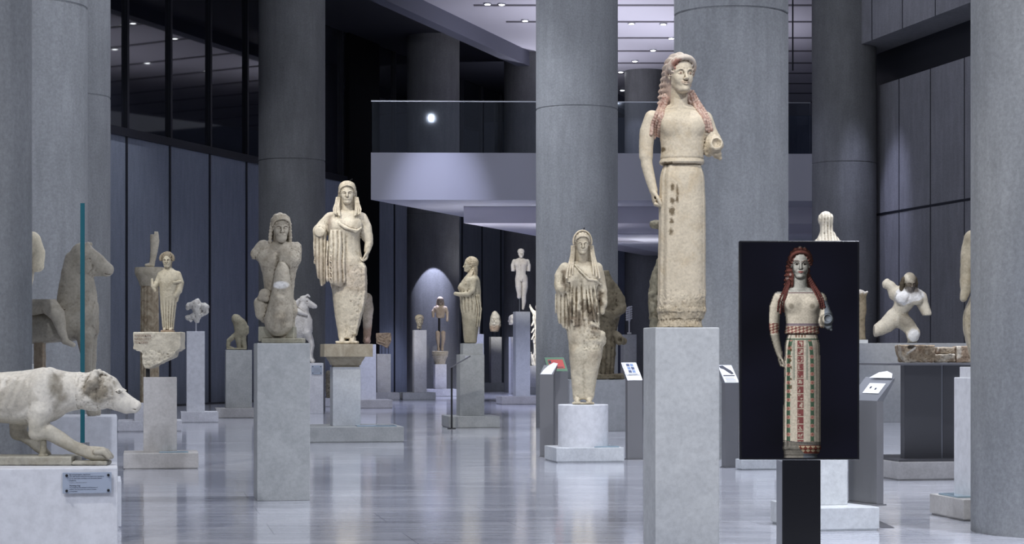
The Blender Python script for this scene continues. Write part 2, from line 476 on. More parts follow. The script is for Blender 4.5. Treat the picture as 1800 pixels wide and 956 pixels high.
M = {}
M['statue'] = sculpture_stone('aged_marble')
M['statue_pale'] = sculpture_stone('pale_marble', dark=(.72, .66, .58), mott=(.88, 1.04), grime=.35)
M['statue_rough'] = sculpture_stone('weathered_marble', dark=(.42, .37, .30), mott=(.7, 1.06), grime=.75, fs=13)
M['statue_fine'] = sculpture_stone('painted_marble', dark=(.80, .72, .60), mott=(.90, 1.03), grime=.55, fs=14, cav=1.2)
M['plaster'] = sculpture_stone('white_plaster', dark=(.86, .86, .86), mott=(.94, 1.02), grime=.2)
M['ped_grey'] = slab_marble('grey_marble_slab', (.40, .41, .40), (.485, .495, .48), .90, 1.0)
M['ped_light'] = slab_marble('light_marble_slab', (.58, .60, .615), (.67, .69, .70), .90)
M['ped_beige'] = slab_marble('beige_marble_slab', (.45, .435, .42), (.53, .515, .50), .92)
M['ped_white'] = slab_marble('white_marble_slab', (.66, .66, .69), (.80, .80, .83), .9)
M['paint'] = slab_marble('white_painted_board', (.70, .71, .74), (.76, .77, .80), 1.0, .4, .55)
M['paint_grey'] = slab_marble('grey_painted_board', (.40, .41, .42), (.44, .45, .46), 1.0, .4, .55)
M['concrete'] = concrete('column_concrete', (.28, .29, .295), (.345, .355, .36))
M['concrete_unlit'] = concrete('unlit_column_concrete', (.115, .117, .118), (.155, .157, .158))  # same concrete with the dimness of unlit columns put into the colour
M['steel'] = flat('dark_brushed_steel', (.21, .21, .22), .42, .3)
M['steel_mid'] = flat('brushed_steel', (.36, .37, .40), .34, .8)
M['black'] = flat('black_gloss', (.006, .006, .008), .14)
M['black_matte'] = flat('black_matte', (.004, .004, .005), .7, 0, .2)
M['rod'] = flat('dark_iron_rod', (.03, .03, .032), .45, .6)
M['pale_rod'] = flat('pale_metal_rod', (.55, .55, .58), .4, .6)
M['white'] = flat('white_card', (.82, .83, .86), .45)
M['ink'] = flat('dark_ink', (.035, .04, .06), .6)
M['mesh_grey'] = flat('grey_card_text', (.35, .37, .42), .6)
M['plate2'] = flat('blue_grey_plate', srgb(168, 178, 194), .3)
M['steel_dark'] = flat('dark_steel_sheet', (.095, .095, .102), .45, .2)
# ------------------------------------------------------------------ the hall: floor, walls, ceiling
def make_floor():
    t = NT('polished_marble_floor'); v = t.coord()
    vs = t.coord(scale=(.35, 2.6, 1))
    n1 = t.noise(vs, 1.1, 6, .62, .5); n2 = t.noise(v, 34, 4, .6); n3 = t.noise(t.coord(scale=(.55, 5.0, 1)), 3.4, 6, .7)
    c = t.ramp(n1, [(.3, srgb(176, 178, 186)), (.5, srgb(194, 196, 203)), (.7, srgb(210, 211, 217))])
    c = t.mix(c, t.ramp(n3, [(.32, .86), (.62, 1.05)]))
    c = t.mix(c, t.ramp(n2, [(.3, .93), (.6, 1.02)]))
    br = t.n('ShaderNodeTexBrick'); br.offset = .5
    m = t.n('ShaderNodeMapping'); m.inputs['Rotation'].default_value = (0, 0, -ROT); tc = t.n('ShaderNodeTexCoord'); t.l(tc.outputs['Object'], m.inputs['Vector'])
    t.l(m.outputs['Vector'], br.inputs['Vector'])
    br.inputs['Scale'].default_value = 1.0; br.inputs['Brick Width'].default_value = 1.6; br.inputs['Row Height'].default_value = .8; br.inputs['Mortar Size'].default_value = .004
    br.inputs['Mortar Smooth'].default_value = .2
    br.inputs['Color1'].default_value = (1, 1, 1, 1); br.inputs['Color2'].default_value = (.88, .885, .90, 1); br.inputs['Mortar'].default_value = (.5, .5, .53, 1)
    c = t.mix(c, br.outputs['Color'], .8)
    r = t.ramp(n3, [(.3, .07), (.7, .15)])
    mat = t.set(c, r, 0, .62)
    t.bump(n1, .018, .02)
    o = MB().box(-30, 30, -6, 80, -.2, 0).build('floor', mat); tag(o, kind='structure')
make_floor()

def beam(name, mat, pts, z0, z1, parent=None):
    o = MB().prism(pts, z0, z1).build(name, mat, parent)
    if parent is None: tag(o, kind='structure')
    return o
# left wall: pale panels below, dark glass above; line X = .314 Y - 21.3
KL, QL, ZR = .314, 21.3, 5.63
def LW(Y, off=0.0):                                  # a point on the left wall, off metres into the room
    n = Vector((1, -KL)).normalized(); p = Vector((KL*Y-QL, Y))+n*off; return (p.x, p.y)
mat_panel = concrete('blue_grey_wall_panel', (.20, .225, .275), (.225, .25, .30), .5)
mat_glass_dark = flat('dark_night_glass', (.010, .011, .016), .03, 0, .62)
mat_seam = flat('dark_joint', (.006, .007, .012), .5)
mat_pier = flat('black_wall_panel', (.0022, .0022, .003), .5, 0, .15)
beam('wall_left', mat_panel, [LW(20), LW(76), LW(76, -.4), LW(20, -.4)], 0, ZR)
m = MB()
ys = [42.40+1.866*k for k in range(-9, 18)]
for Y in ys:
    a, b = LW(Y-.035, .02), LW(Y+.035, .02); c, d = LW(Y+.035, -.02), LW(Y-.035, -.02); m.prism([a, b, c, d], 0, ZR)
tag(m.build('trim_1', mat_seam), kind='structure')
w1 = MB().prism([LW(20, -.02), LW(76, -.02), LW(76, -.2), LW(20, -.2)], ZR, 10.4).build('window_1', mat_glass_dark); tag(w1, kind='structure')
m = MB()
for Y in ys: m.prism([LW(Y-.04, .05), LW(Y+.04, .05), LW(Y+.04, -.03), LW(Y-.04, -.03)], ZR+.14, 10.4)
m.build('window_mullion', mat_seam, w1)
beam('trim_2', mat_seam, [LW(20, .06), LW(76, .06), LW(76, -.1), LW(20, -.1)], ZR-.03, ZR+.14)
beam('trim_3', flat('floor_channel', (.012, .012, .015), .5), [LW(20, .55), LW(70, .55), LW(70, 0), LW(20, 0)], 0, .012)
beam('wall_left_pier', mat_pier, [LW(53.9, .10), LW(56.0, .10), LW(56.0, -.05), LW(53.9, -.05)], 0, 10.4)
# right wall: concrete panels with a dark recess high up; line X = 15.99 - .222 Y
KR = -.222
def RW(Y, off=0.0):
    n = Vector((-1, KR)).normalized(); p = Vector((15.99+KR*Y, Y))+n*off; return (p.x, p.y)
mat_rwall = concrete('right_wall_concrete', (.185, .185, .20), (.235, .235, .255))
mat_rgap = flat('dark_recess', (.010, .011, .016), .5)
beam('wall_right', mat_rwall, [RW(8), RW(42), RW(42, -.5), RW(8, -.5)], 0, 6.33)
beam('wall_right_recess', mat_rgap, [RW(8, -.25), RW(42, -.25), RW(42, -.5), RW(8, -.5)], 6.33, 7.4)
beam('wall_right_upper', mat_rwall, [RW(8, .55), RW(42, .55), RW(42, -.5), RW(8, -.5)], 7.05, 11)
m = MB()
for k in range(-16, 4):
    Y = 38.9+1.4*k
    m.prism([RW(Y-.012, .006), RW(Y+.012, .006), RW(Y+.012, -.02), RW(Y-.012, -.02)], 0, 6.33)
    m.prism([RW(Y-.012, .556), RW(Y+.012, .556), RW(Y+.012, .53), RW(Y-.012, .53)], 7.05, 11)
m.prism([RW(8, .008), RW(42, .008), RW(42, -.02), RW(8, -.02)], 3.80, 3.845)
tag(m.build('trim_4', mat_seam), kind='structure')
# far end and upper floor
mat_dark = flat('dark_far_wall', (.020, .020, .026), .6)
beam('wall_back', concrete('far_wall_concrete', (.10, .115, .16), (.13, .145, .20)), [(-20, 74), (40, 74), (40, 74.4), (-20, 74.4)], 0, 10.4)
mat_plaster = flat('pale_plaster', (.50, .50, .55), .6)
mat_plaster2 = flat('grey_plaster', (.66, .64, .70), .6)
mat_plaster3 = flat('palest_plaster', (.80, .80, .86), .6)  # palest of the three plasters
E = (.347, 1.0)
xL, yF = wx(652, 44.0), 44.0
def edge(x, y, Y): return (x+.33*(Y-y), Y)
zt, zb = wz(268, 44), wz(351, 44)
beam('wall_balcony', mat_plaster, [(xL, yF), (14, yF+.55), (14, 73), edge(xL, yF, 73)], zb, zt)
beam('ceiling_2', mat_plaster2, [(wx(815, 46), 46), (14, 46.4), (14, 73), edge(wx(815, 46), 46, 73)], wz(392, 46), zb-.002)
beam('ceiling_3', mat_plaster3, [(wx(1086, 50)-.3, 50), (14, 50), (14, 70), edge(wx(1086, 50)-.3, 50, 70)], wz(412, 50), wz(392, 46))
beam('ceiling_4', mat_plaster3, [(wx(1086, 54)-.2, 54), (14, 54), (14, 70), edge(wx(1086, 54)-.2, 54, 70)], wz(425, 54), wz(412, 50)-.001)
# balustrade of the upper floor
gl = NT('balustrade_glass'); gl.b.inputs['Transmission Weight'].default_value = 1; gl.set((.93, .95, .97), .02, 0, .5); gl.b.inputs['IOR'].default_value = 1.45
gb = NT('balustrade_pane'); tr = gb.n('ShaderNodeBsdfTransparent'); go = gb.n('ShaderNodeBsdfGlossy'); go.inputs['Roughness'].default_value = .02; go.inputs['Color'].default_value = (.8, .85, .95, 1)
fr_ = gb.n('ShaderNodeFresnel'); fr_.inputs['IOR'].default_value = 1.5; mx = gb.n('ShaderNodeMixShader'); tr.inputs['Color'].default_value = (.90, .93, .95, 1)
gb.l(fr_.outputs[0], mx.inputs[0]); gb.l(tr.outputs[0], mx.inputs[1]); gb.l(go.outputs[0], mx.inputs[2]); gb.l(mx.outputs[0], gb.out.inputs['Surface'])
M['pane'] = gb.m
bal = empty('glass_balustrade', (xL, yF, zt), 0, 'long clear glass balustrade along the edge of the upper floor', 'balustrade')
x1 = 9.5
sl = .55/(14-xL)
k = 0
xx = .02
while xx < x1:
    e = min(xx+2.4, x1)
    MB().prism([(xx, .06+sl*xx), (e-.015, .06+sl*e), (e-.015, .075+sl*e), (xx, .075+sl*xx)], 0, 1.10).build('pane', M['pane'], bal)
    xx = e
MB().prism([(0, .05), (x1, .05+sl*x1), (x1, .085+sl*x1), (0, .085)], 1.10, 1.125).build('handrail', M['steel_mid'], bal)
# ceiling with recessed slots and downlights
ZC = 9.65
mat_ceil = flat('grey_ceiling', (.42, .41, .45), .7)
cl = MB().prism([LW(30, 3.4), (14, 30), (14, 74), LW(74, 3.4)], ZC, ZC+.3).build('ceiling', mat_ceil); tag(cl, kind='structure')
beam('ceiling_edge', flat('blue_grey_bulkhead', (.10, .105, .14), .6), [LW(30, 3.45), LW(74, 3.45), LW(74, 3.1), LW(30, 3.1)], ZC-.42, ZC+.3)
beam('ceiling_5', mat_seam, [LW(30, 3.1), LW(74, 3.1), LW(74, 0), LW(30, 0)], ZC-.1, ZC+.3)
m = MB()
for Y in (50.2, 52.7, 55.4, 57.8, 60.2, 62.4, 64.8, 67.2, 69.6):
    m.box(LW(Y)[0]+4.6, 13.5, Y-.10, Y+.10, ZC-.012, ZC+.01)
tag(m.build('trim_5', flat('ceiling_slot', (.075, .07, .08), .7)), kind='structure')
em = NT('lamp_glow'); e_ = em.n('ShaderNodeEmission'); e_.inputs['Color'].default_value = (.92, .95, 1, 1); e_.inputs['Strength'].default_value = 14; em.l(e_.outputs[0], em.out.inputs['Surface'])
M['glow'] = em.m
def downlight(u, v, n=0):
    Y = F*(ZC-.03-CH)/(HY-v); X = wx(u, Y)
    r = empty('ceiling_downlight', (X, Y, ZC-.03), 0, None, 'ceiling light', 'round downlights in the ceiling slots')
    MB().lathe([(.10, .0), (.10, .03), (.075, .03), (.07, .005)], 20).build('trim_ring', M['steel_mid'], r, smooth=True)
    MB().lathe([(.066, -.008), (.07, .001)], 20).build('lamp', M['glow'], r)
    return r
DL = [(857, 8, 'left of the two bright round downlights in the ceiling slot nearest the camera'), (882, 8.5, 'right of the two bright round downlights in the ceiling slot nearest the camera'),
      (923, 37, 'round downlight by the slot left of the middle column'), (1110, 42, 'left downlight of the nearest pair above the long haired statue'),
      (1166, 43, 'right downlight of the nearest pair above the long haired statue'), (1180, 68, 'downlight touching the edge of the big column above the tall statue'),
      (1148, 89, 'small downlight just above the head of the tall statue'), (1116, 108, 'small downlight up and left of the tall statue head'),
      (1091, 127, 'small downlight beside the middle column, left of the tall statue head'), (1158, 128, 'small downlight right beside the hair of the tall statue'),
      (1094, 159, 'farthest small downlight, left of the blue lit column')]
for u, v, lb in DL: tag(downlight(u, v), lb)
# a few over the near part of the hall, seen as reflections in the dark glass
# ------------------------------------------------------------------ round concrete columns
def column(u0, u1, v0, label, mat='concrete', top=ZC, r=None, Y=None):
    Y = Y or 1.24*F/(u1-u0); r = r or .62
    X = wx((u0+u1)/2, Y)
    z = 4.8
    o = MB().lathe([(r, 0), (r, z-.014), (r-.012, z-.006), (r-.012, z+.006), (r, z+.014), (r, top-.001)], 128).build('concrete_column', M[mat], None, (X, Y, 0), random.random()*6, smooth=True)
    return tag(o, label, 'column', 'round concrete columns')
column(0, 0, 0, 'smooth grey concrete column at the left edge, in front of the stone horse', Y=12.0, top=10.5).location.x = wx(55, 12.05)-.62
column(0, 0, 0, 'grey concrete column behind the stone horse, second from the left', Y=21.8, top=10.5).location.x = wx(152, 21.8)-.62
column(0, 0, 0, 'narrow strip of concrete column showing beside the glass panel, third from the left', Y=29.5, top=10.5).location.x = wx(193, 29.5)-.62
column(0, 0, 0, 'dim concrete column behind the marble rider bust', 'concrete_unlit', top=10.5, Y=39.3, r=.637).location.x = wx(513.2, 39.3)
column(0, 0, 0, 'dark column with a pale arch of light, running up through the upper floor', 'concrete_unlit', Y=54.6, r=.70).location.x = wx(761.5, 54.6)
column(942, 1086, 0, 'concrete column in the middle, behind the kore on the white drum')
column(1185, 1385, 0, 'wide lit concrete column right behind the tallest statue')
column(1428, 1540, 0, 'dim column behind the black screen, beside the panelled wall', 'concrete_unlit')
column(0, 0, 0, 'big concrete column at the right edge, nearest the camera', Y=12.95, top=10.5).location.x = wx(1713.5, 12.9)+.62
column(0, 0, 0, 'far dark column seen over the balustrade left of the middle column', 'concrete_unlit', Y=58.5).location.x = wx(924, 58.5)
column(0, 0, 0, 'far column with a blue spot of light, left of the tall statue', 'concrete_unlit', Y=62).location.x = wx(1134, 62)
# ------------------------------------------------------------------ pedestals
class Ped: pass
def lx_at(root, ly, u, rot):
    c, s = math.cos(rot), math.sin(rot); r = (u-CX)/F; x, y = root
    return (r*y+r*c*ly-x+s*ly)/(c-r*s)
def ped(label, shaft=None, dsh=.3, plinth=None, dpl=.6, mat='ped_grey', pmat=None, cat='pedestal', rot=ROT, Y=None, bev=.006, name='pedestal', group=None, ped_ly=None, sname='shaft'):
    """shaft = (left, right, top) and plinth = (left, right, top, bottom), measured on their front faces"""
    c, s = math.cos(rot), math.sin(rot)
    if plinth:
        uL, uR, vT, vB = plinth; Yf = fy(vB); d = dpl
    else:
        uL, uR, vT = shaft[:3]; Yf = Y or fy(shaft[3]); d = dsh
    Yc = Yf+d/2; root = (wx((uL+uR)/2, Yc)-.17*0, Yc)
    P = Ped(); P.rot = rot
    P.o = empty(name, (root[0], root[1], 0), rot, label, cat, group)
    z0 = 0
    if plinth:
        a, b = lx_at(root, -d/2, uL, rot), lx_at(root, -d/2, uR, rot)
        Yfl = root[1]+s*a-c*d/2; z0 = wz(vT, Yfl)
        MB().box(a, b, -d/2, d/2, .012, z0, bev).box(a+.012, b-.012, -d/2+.012, d/2-.012, 0, .02).build('base_slab', M[pmat or mat], P.o)
        P.pl = (a, b, d, z0)
    P.lx = 0; P.ztop = z0
    if shaft:
        ly = 0 if ped_ly is None else ped_ly
        a, b = lx_at(root, ly-dsh/2, shaft[0], rot), lx_at(root, ly-dsh/2, shaft[1], rot)
        P.ztop = wz(shaft[2], root[1]+s*a+c*(ly-dsh/2)); P.lx = (a+b)/2; P.ly = ly; P.w = b-a; P.d = dsh
        MB().box(a, b, ly-dsh/2, ly+dsh/2, z0, P.ztop, bev).build(sname, M[mat], P.o)
    else: P.ly = 0
    P.x = root[0]+c*P.lx-s*P.ly; P.y = root[1]+s*P.lx+c*P.ly
    P.S = F/P.y
    return P
def part_box(P, name, mat, uL, uR, vT, vB, d, ly=0.0, bev=.004, parent=None):
    rx, ry = P.o.location.x, P.o.location.y; rot = P.rot
    a, b = lx_at((rx, ry), ly-d/2, uL, rot), lx_at((rx, ry), ly-d/2, uR, rot)
    Yf = ry+math.sin(rot)*a+math.cos(rot)*(ly-d/2)
    z1, z0 = wz(vT, Yf), wz(vB, Yf)
    MB().box(a, b, ly-d/2, ly+d/2, z0, z1, bev).build(name, M[mat], parent or P.o)
    return a, b, z0, z1
def plaque(P, cx, cy, z, w, h, mat='pane_plate'):
    MB().box(cx-w/2, cx+w/2, cy-h/2, cy+h/2, z, z+.012, .003).build('glass_label', M['plate'], P.o)
M['plate'] = flat('pale_blue_glass_plate', (.30, .40, .47), .12)

p_bust = ped('tall grey marble block carrying the bearded looking rider bust', (452, 545, 603, 880), .5, mat='ped_grey')
p_small = ped('square grey marble pedestal under the little draped statue on the inscribed block', (252, 311, 663), .26, (217, 349, 797, 825), .62, 'ped_beige', 'ped_beige')
plaque(p_small, .12, -.2, p_small.pl[3], .28, .12)
p_wing = ped('slim white pedestal under the winged fragment', (328, 360, 582), .29, (318, 384, 724, 743), .62, 'paint', 'ped_white')
p_bent = ped('grey pedestal under the bent stone figure, by the dark wall', (397, 443, 615), .40, (380, 449, 718, 735), .7, 'ped_grey', 'ped_beige')
p_flute = ped('low white plinth under the fluted column', (236, 300, 708), .4, (207, 320, 740, 759), .8, 'ped_white', 'ped_white', sname='block')
p_mare = ped('white pedestal with a little label under the small rearing horse', (528, 568.5, 638, 727), .4, mat='ped_white')
p_tall = ped('square marble pillar on a wide slab under the headed kore with long sleeves', (585, 634, 645), .40, (536, 710, 751, 778), 1.1, 'ped_light', 'ped_grey')
plaque(p_tall, p_tall.pl[1]-.33, -.3, p_tall.pl[3], .5, .34)
p_leg = ped('lavender grey pedestal carrying the single lower leg', (632, 661, 605), .36, (610, 690, 703, 718), .8, 'paint', 'ped_beige')
p_rel = ped('white pedestal under the broken relief slab', (663, 687, 622), .33, (660, 702, 690, 703), .6, 'ped_white', 'ped_white')
p_head = ped('tall slim white pedestal carrying the lone head', (728, 750, 580), .3, (708, 766, 690, 703), .6, 'ped_white', 'ped_light')
p_tors = ped('white pedestal under the small torso with separate legs', (765, 785, 640), .3, (750, 803, 684, 697), .6, 'ped_white', 'ped_white')
p_prof = ped('grey marble pedestal under the kore seen in profile', (808.5, 851.5, 623), .36, (790.5, 878.5, 732, 752.5), .85, 'ped_grey', 'ped_grey')
p_prof.ztop = part_box(p_prof, 'top_block', 'ped_grey', 814, 849.5, 603.5, 623, .30)[3]
p_frag = ped('lavender pedestal carrying the broken veiled bust on two rods', (863, 882, 592), .34, (848, 893, 673, 687), .8, 'paint', 'ped_light')
p_youth = ped('tall pale pedestal under the standing nude youth', (906.5, 932, 547.5), .34, (882, 950, 697, 711), .75, 'ped_light', 'ped_beige')
p_slim = ped('small pale pedestal half hidden behind the profile kore', (836, 850.5, 587, 690), .3, mat='paint')
p_hid = ped('narrow strip of pale pedestal behind the youth pedestal', (898, 912, 592, 693), .35, mat='paint')
p_nike = ped('low bluish pedestal beside the middle column, under the bright winged figure', (932, 958, 643), .45, (926, 965, 682, 693), .8, 'paint', 'ped_light')
p_drum = ped('white round drum on a marble slab under the kore with long plaits', None, 0, (978, 1097, 787.5, 813), .64, 'ped_light', 'ped_light')
p_seat = ped('broad grey block under the dark weathered statue', (1001, 1122, 668, 758), .9, mat='paint_grey', name='display_block', cat='display block')
p_spir = ped('small grey pedestal under the thin spiral fragment', (1096, 1119, 588, 705), .3, mat='paint_grey')
p_main = ped('large pale marble block under the tallest painted kore', (1152, 1265, 575), .225, mat='ped_light', Y=9.0)
p_veil = ped('white marble pedestal and slab half hidden behind the black screen', (1436, 1490, 640), .26, (1412, 1546, 893, 933.5), .69, 'ped_light', 'ped_light')
p_low = ped('low marble slab to the left below the black screen', (1330, 1362, 770), .12, (1303, 1400, 808, 826), .2, 'ped_light', 'ped_light')
p_arm = ped('white block pedestal beside the big right column, under the half hidden statue', (1708, 1782, 664), .31, (1693.5, 1800, 878, 915), .6, 'paint', 'ped_beige')
p_arm.ztop = part_box(p_arm, 'top_block', 'paint', 1709, 1770, 645, 664, .22)[3]
plaque(p_arm, p_arm.pl[0]+.10, .02, p_arm.pl[3], .16, .34)
p_dog = ped('broad white display block in the left foreground under the crouching stone dog', (-190, 207, 826), .62, mat='paint', Y=10.5, rot=ROT+.02, name='display_block', cat='display block')
p_horse = ped('white block behind the dog carrying the stone horse', (-160, 206, 734), .5, (-160, 213.5, 850, 932), .56, 'paint', 'paint', rot=ROT+.02, name='display_block', cat='display block')
p_wallb = ped('long pale block along the back right wall under the falling warrior', (1508, 1722, 603, 742), .85, mat='paint_grey', name='display_block', cat='display block', rot=math.radians(6))
# drum of the plaited kore
xd, yd = lx_at(p_drum.o.location.to_2d(), 0, 1025, ROT), 0
zd = wz(710.5, p_drum.y)
MB().lathe([(.262, p_drum.pl[3]), (.262, zd-.006), (.256, zd)], 96, (xd, yd)).build('drum', M['paint'], p_drum.o, smooth=True)
c_, s_ = math.cos(ROT), math.sin(ROT)
p_drum.x, p_drum.y = p_drum.o.location.x+c_*xd, p_drum.o.location.y+s_*xd; p_drum.ztop = zd; p_drum.S = F/p_drum.y
plaque(p_drum, p_drum.pl[1]-.17, -.14, p_drum.pl[3], .26, .28)
# ------------------------------------------------------------------ the tallest figure, on the pale block in front
def main_body(yaw, h, worn=1.0):
    u0, v0 = 1200, 575; A, R = AX(u0, v0), RX(u0, v0)
    S = Sculpt((-80, -52, 0), (76, 44, 484), h)
    # skirt of the straight dress
    sk = lambda a, z, x, y: 1.5*np.exp(-((a+.62)/.10)**2)-1.3*np.exp(-((a+.88)/.10)**2)+1.2*np.exp(-((a-1.02)/.08)**2)-1.4*np.exp(-((a-1.22)/.07)**2)+1.0*np.exp(-((a-1.42)/.07)**2)-1.2*np.exp(-((a+1.25)/.08)**2)
    S.add(loft([R(548, 1156, 1239.5, 0, 36), R(480, 1156.5, 1239, 0, 35), R(400, 1158, 1239, 0, 35), R(340, 1159, 1238, 0, 34), R(305, 1162, 1235, 0, 32), R(293, 1166, 1231, 0, 29), R(280, 1168, 1229, 0, 28)], 2.7, sk))
    S.add(loft([R(560, 1158, 1236, 0, 33), R(552, 1157, 1239, 0, 35), R(545, 1156, 1239, 0, 35)], 2.6), 5)
    S.add(loft([R(576, 1155, 1234, 0, 36), R(568, 1157, 1233, 0, 34), R(560, 1163, 1228, 0, 30), R(552, 1166, 1228, 0, 30)], 2.6), 10)
    S.rough(1.5*worn, .10, (-50, -50, -3), (50, 50, 62)); S.rough(.9*worn, .26, (-50, -50, -3), (50, 50, 52))
    S.cut(limb([A(1152, 557, -30), A(1166, 557, -30)], [4, 2]), 2)
    # overfall of the dress down to the belt
    S.add(loft([R(291, 1160, 1236, 0, 36), R(286, 1160, 1236.5, 0, 36), R(268, 1162, 1236, -1, 34), R(245, 1160, 1240, -1, 33), R(225, 1154, 1245, 0, 32), R(210, 1145, 1248, 1, 29), R(202, 1148, 1240, 2, 25), R(195, 1158, 1230, 3, 20), R(186, 1170, 1218, 3, 15)], 2.4, lambda a, z, x, y: 1.0*np.exp(-((z-288)/2.0)**2)-.9*np.exp(-((z-294)/1.6)**2), 3), 2)
    for s_ in (-1, 1): S.add(ell(A(1199+s_*23, 224, -26), (11, 6, 10)), 18)
    S.add(limb([(u-u0, S.front(u-u0, v0-v, .5), v0-v) for u, v in ((1166, 194), (1173, 192.5), (1182, 191.5), (1192, 191), (1200, 191), (1208, 191.5), (1216, 193), (1223, 195))], 1.1), 2)
    # arm on the left hanging, sleeve to the elbow
    S.add(limb([A(1146, 208, 2), A(1138, 232, 1), A(1135.5, 258, 0), A(1135.5, 276, -1)], [13, 13.5, 12.5, 12]), 6)
    S.add(limb([A(1135.5, 274, -1), A(1137, 292, -3), A(1143, 318, -6), A(1148, 336, -8)], [10, 10.2, 8.8, 7.4]), 2)
    hand(S, frame(A(1148.5, 335, -8), ry=-6, s=33), 1, 66)
    S.cut(ell(A(1151, 350, -17), (2.4, 4, 3)), 1)
    # arm on the right: broken off below the elbow, hollow dowel hole
    S.add(limb([A(1240, 210, 2), A(1246, 232, -3), A(1253, 250, -10)], [13, 13.5, 14]), 6)
    S.add(limb([A(1253, 252, -8), A(1256, 258, -24)], [14, 13.5]), 3)
    S.add(limb([A(1250, 262, -14), A(1259, 274, -17), A(1264, 281, -18)], [11, 8, 3.5]), 4)
    S.add(limb([A(1242, 262, -6), A(1245, 270, -8)], [10, 8]), 4)
    S.cut(slab(A(1256, 256, -48), (22, 14, 22)), 1); S.cut(ell(A(1257, 255, -34), (8.5, 8, 8.5)), 1.5)
    if worn: S.rough(.9, .22, A(1236, 300, -45), A(1280, 240, 30))
    # head
    hf = frame(A(1195, 167.5, -9), rz=yaw, s=71)
    head(S, hf, smile=.018, wide=.94)
    if worn: S.rough(.35, .25)
    return S, hf
def main_braids(S):
    u0, v0 = 1200, 575; A = AX(u0, v0)
    # surface depth under the braids
    left = [[(1168, 170), (1160, 187), (1152, 206), (1146, 222), (1144, 238)], [(1170, 172), (1163, 190), (1157, 210), (1151.5, 228), (1150, 244)], [(1172, 175), (1167, 192), (1161, 211), (1157.5, 226), (1157, 240)]]
    right = [[(1214, 168), (1219, 182), (1228, 199), (1236, 216), (1239, 231)], [(1216, 166), (1224, 182), (1234, 200), (1241, 218), (1244, 234)], [(1217, 164), (1229, 184), (1240, 202), (1246, 218), (1249, 232)]]
    br = []
    for pts in left+right:
        q = []
        for i, (u, v) in enumerate(pts):
            p = A(u, v); y = S.front(p[0], p[2], 1.2)
            if y is None: y = -6
            if i == 0: y = -8
            q.append((p[0], y, p[2]))
        br.append(q)
    return br
def main_hair(hf, h):
    u0, v0 = 1200, 575; A, R = AX(u0, v0), RX(u0, v0)
    H = Sculpt((-52, -46, 360), (34, 46, 486), h); H.fr = None
    hair_cap(H, hf, 1.0, 24, .016, .03)
    H.add(loft([R(206, 1164, 1222, 24, 11), R(190, 1160, 1222, 25, 13), R(165, 1160, 1217, 22, 16), R(140, 1163, 1214, 15, 18), R(120, 1168, 1212, 10, 18)], 2.4, lambda a, z, x, y: .9*np.cos(z*.62)+.6*np.cos(a*14), 4), 8)
    bead(H, [(x*.97, y, z+.015) for x, y, z in HAIRLINE[1:-1]], .042, 25, .06*71, hf); bead(H, [(x*1.04, y+.06, z+.055) for x, y, z in HAIRLINE], .045, 25, .04*71, hf)
    return H
def statue_main():
    P = p_main; u0, v0 = 1200, 575; A, R = AX(u0, v0), RX(u0, v0); sc = 1/P.S
    root = empty('painted_kore_statue', (wx(1200, P.y), P.y, P.ztop), 0, 'tallest white marble kore, reddish braids, on the pale block before the wide column', 'statue')
    S, hf = main_body(17, .85)
    brown = srgb(96, 78, 48); red = srgb(150, 84, 66)
    for u, v, w_, h_ in ((1179.5, 332, 3, 6), (1188, 340, 2.4, 10), (1188, 355, 2.4, 7), (1179, 356, 4, 6), (1178, 374, 5, 7), (1177.5, 392, 3.4, 6), (1177, 410, 3.2, 6), (1163, 266, 5, 4), (1171, 291, 9, 2.5), (1154, 268, 4, 3)):
        S.paint((lambda x, y, z, c=A(u, v, 0), w_=w_, h_=h_: (np.sqrt(((x-c[0])/w_)**2+((z-c[2])/h_)**2)-1+.75*fbm(x, y, z, .32, 2))*w_+np.maximum(0, y+8),), (*brown, .85), 1.4)
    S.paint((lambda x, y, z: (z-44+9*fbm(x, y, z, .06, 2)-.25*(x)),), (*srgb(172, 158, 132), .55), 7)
    for s_ in (-1, 1):
        S.paint(ell((s_*.125, -.37, .474), (.031, .05, .030)), (*srgb(160, 112, 88), .7), .8, hf)
        S.paint(ell((s_*.125, -.37, .474), (.016, .05, .016)), (*srgb(90, 60, 48), .8), .6, hf)
    S.paint(limb([(-.1, -.37, .25), (0, -.42, .225), (.1, -.37, .25)], .035), (*srgb(190, 140, 120), .3), .8, hf)
    br = main_braids(S)
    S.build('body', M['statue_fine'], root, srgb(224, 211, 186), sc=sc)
    # hair
    H = main_hair(hf, .85)
    H.rough(.3, .4)
    H.paint((lambda x, y, z: x*0+np.sqrt((x+.21)**2+(z-.70)**2)-.13+.06*fbm(x, y, z, 14, 2),), (*red, .8), .03*71, hf)
    H.paint((lambda x, y, z: -y-.3+.3*fbm(x, y, z, 6, 3)+.25,), (*srgb(200, 170, 152), .3), 8, hf)
    H.paint((lambda x, y, z: .03+.2*fbm(x, y, z, 9, 3)+.35*(z-.55),), (*srgb(180, 130, 110), .32), 6, hf)
    H.build('hair', M['statue_fine'], root, srgb(220, 208, 192), sc=sc)
    for q in br:
        a = np.array(q)
        B = Sculpt(a.min(0)-5, a.max(0)+5, .7)
        B.add(strand(q, 3.2, .13, 5.0)); B.rough(.5, .45)
        B.paint((lambda x, y, z: .1+1.4*fbm(x, y, z, .28, 3),), (*srgb(160, 112, 98), .75), .6)
        B.build('braid', M['statue_fine'], root, srgb(214, 188, 170), sc=sc)
    settle(root)
statue_main()
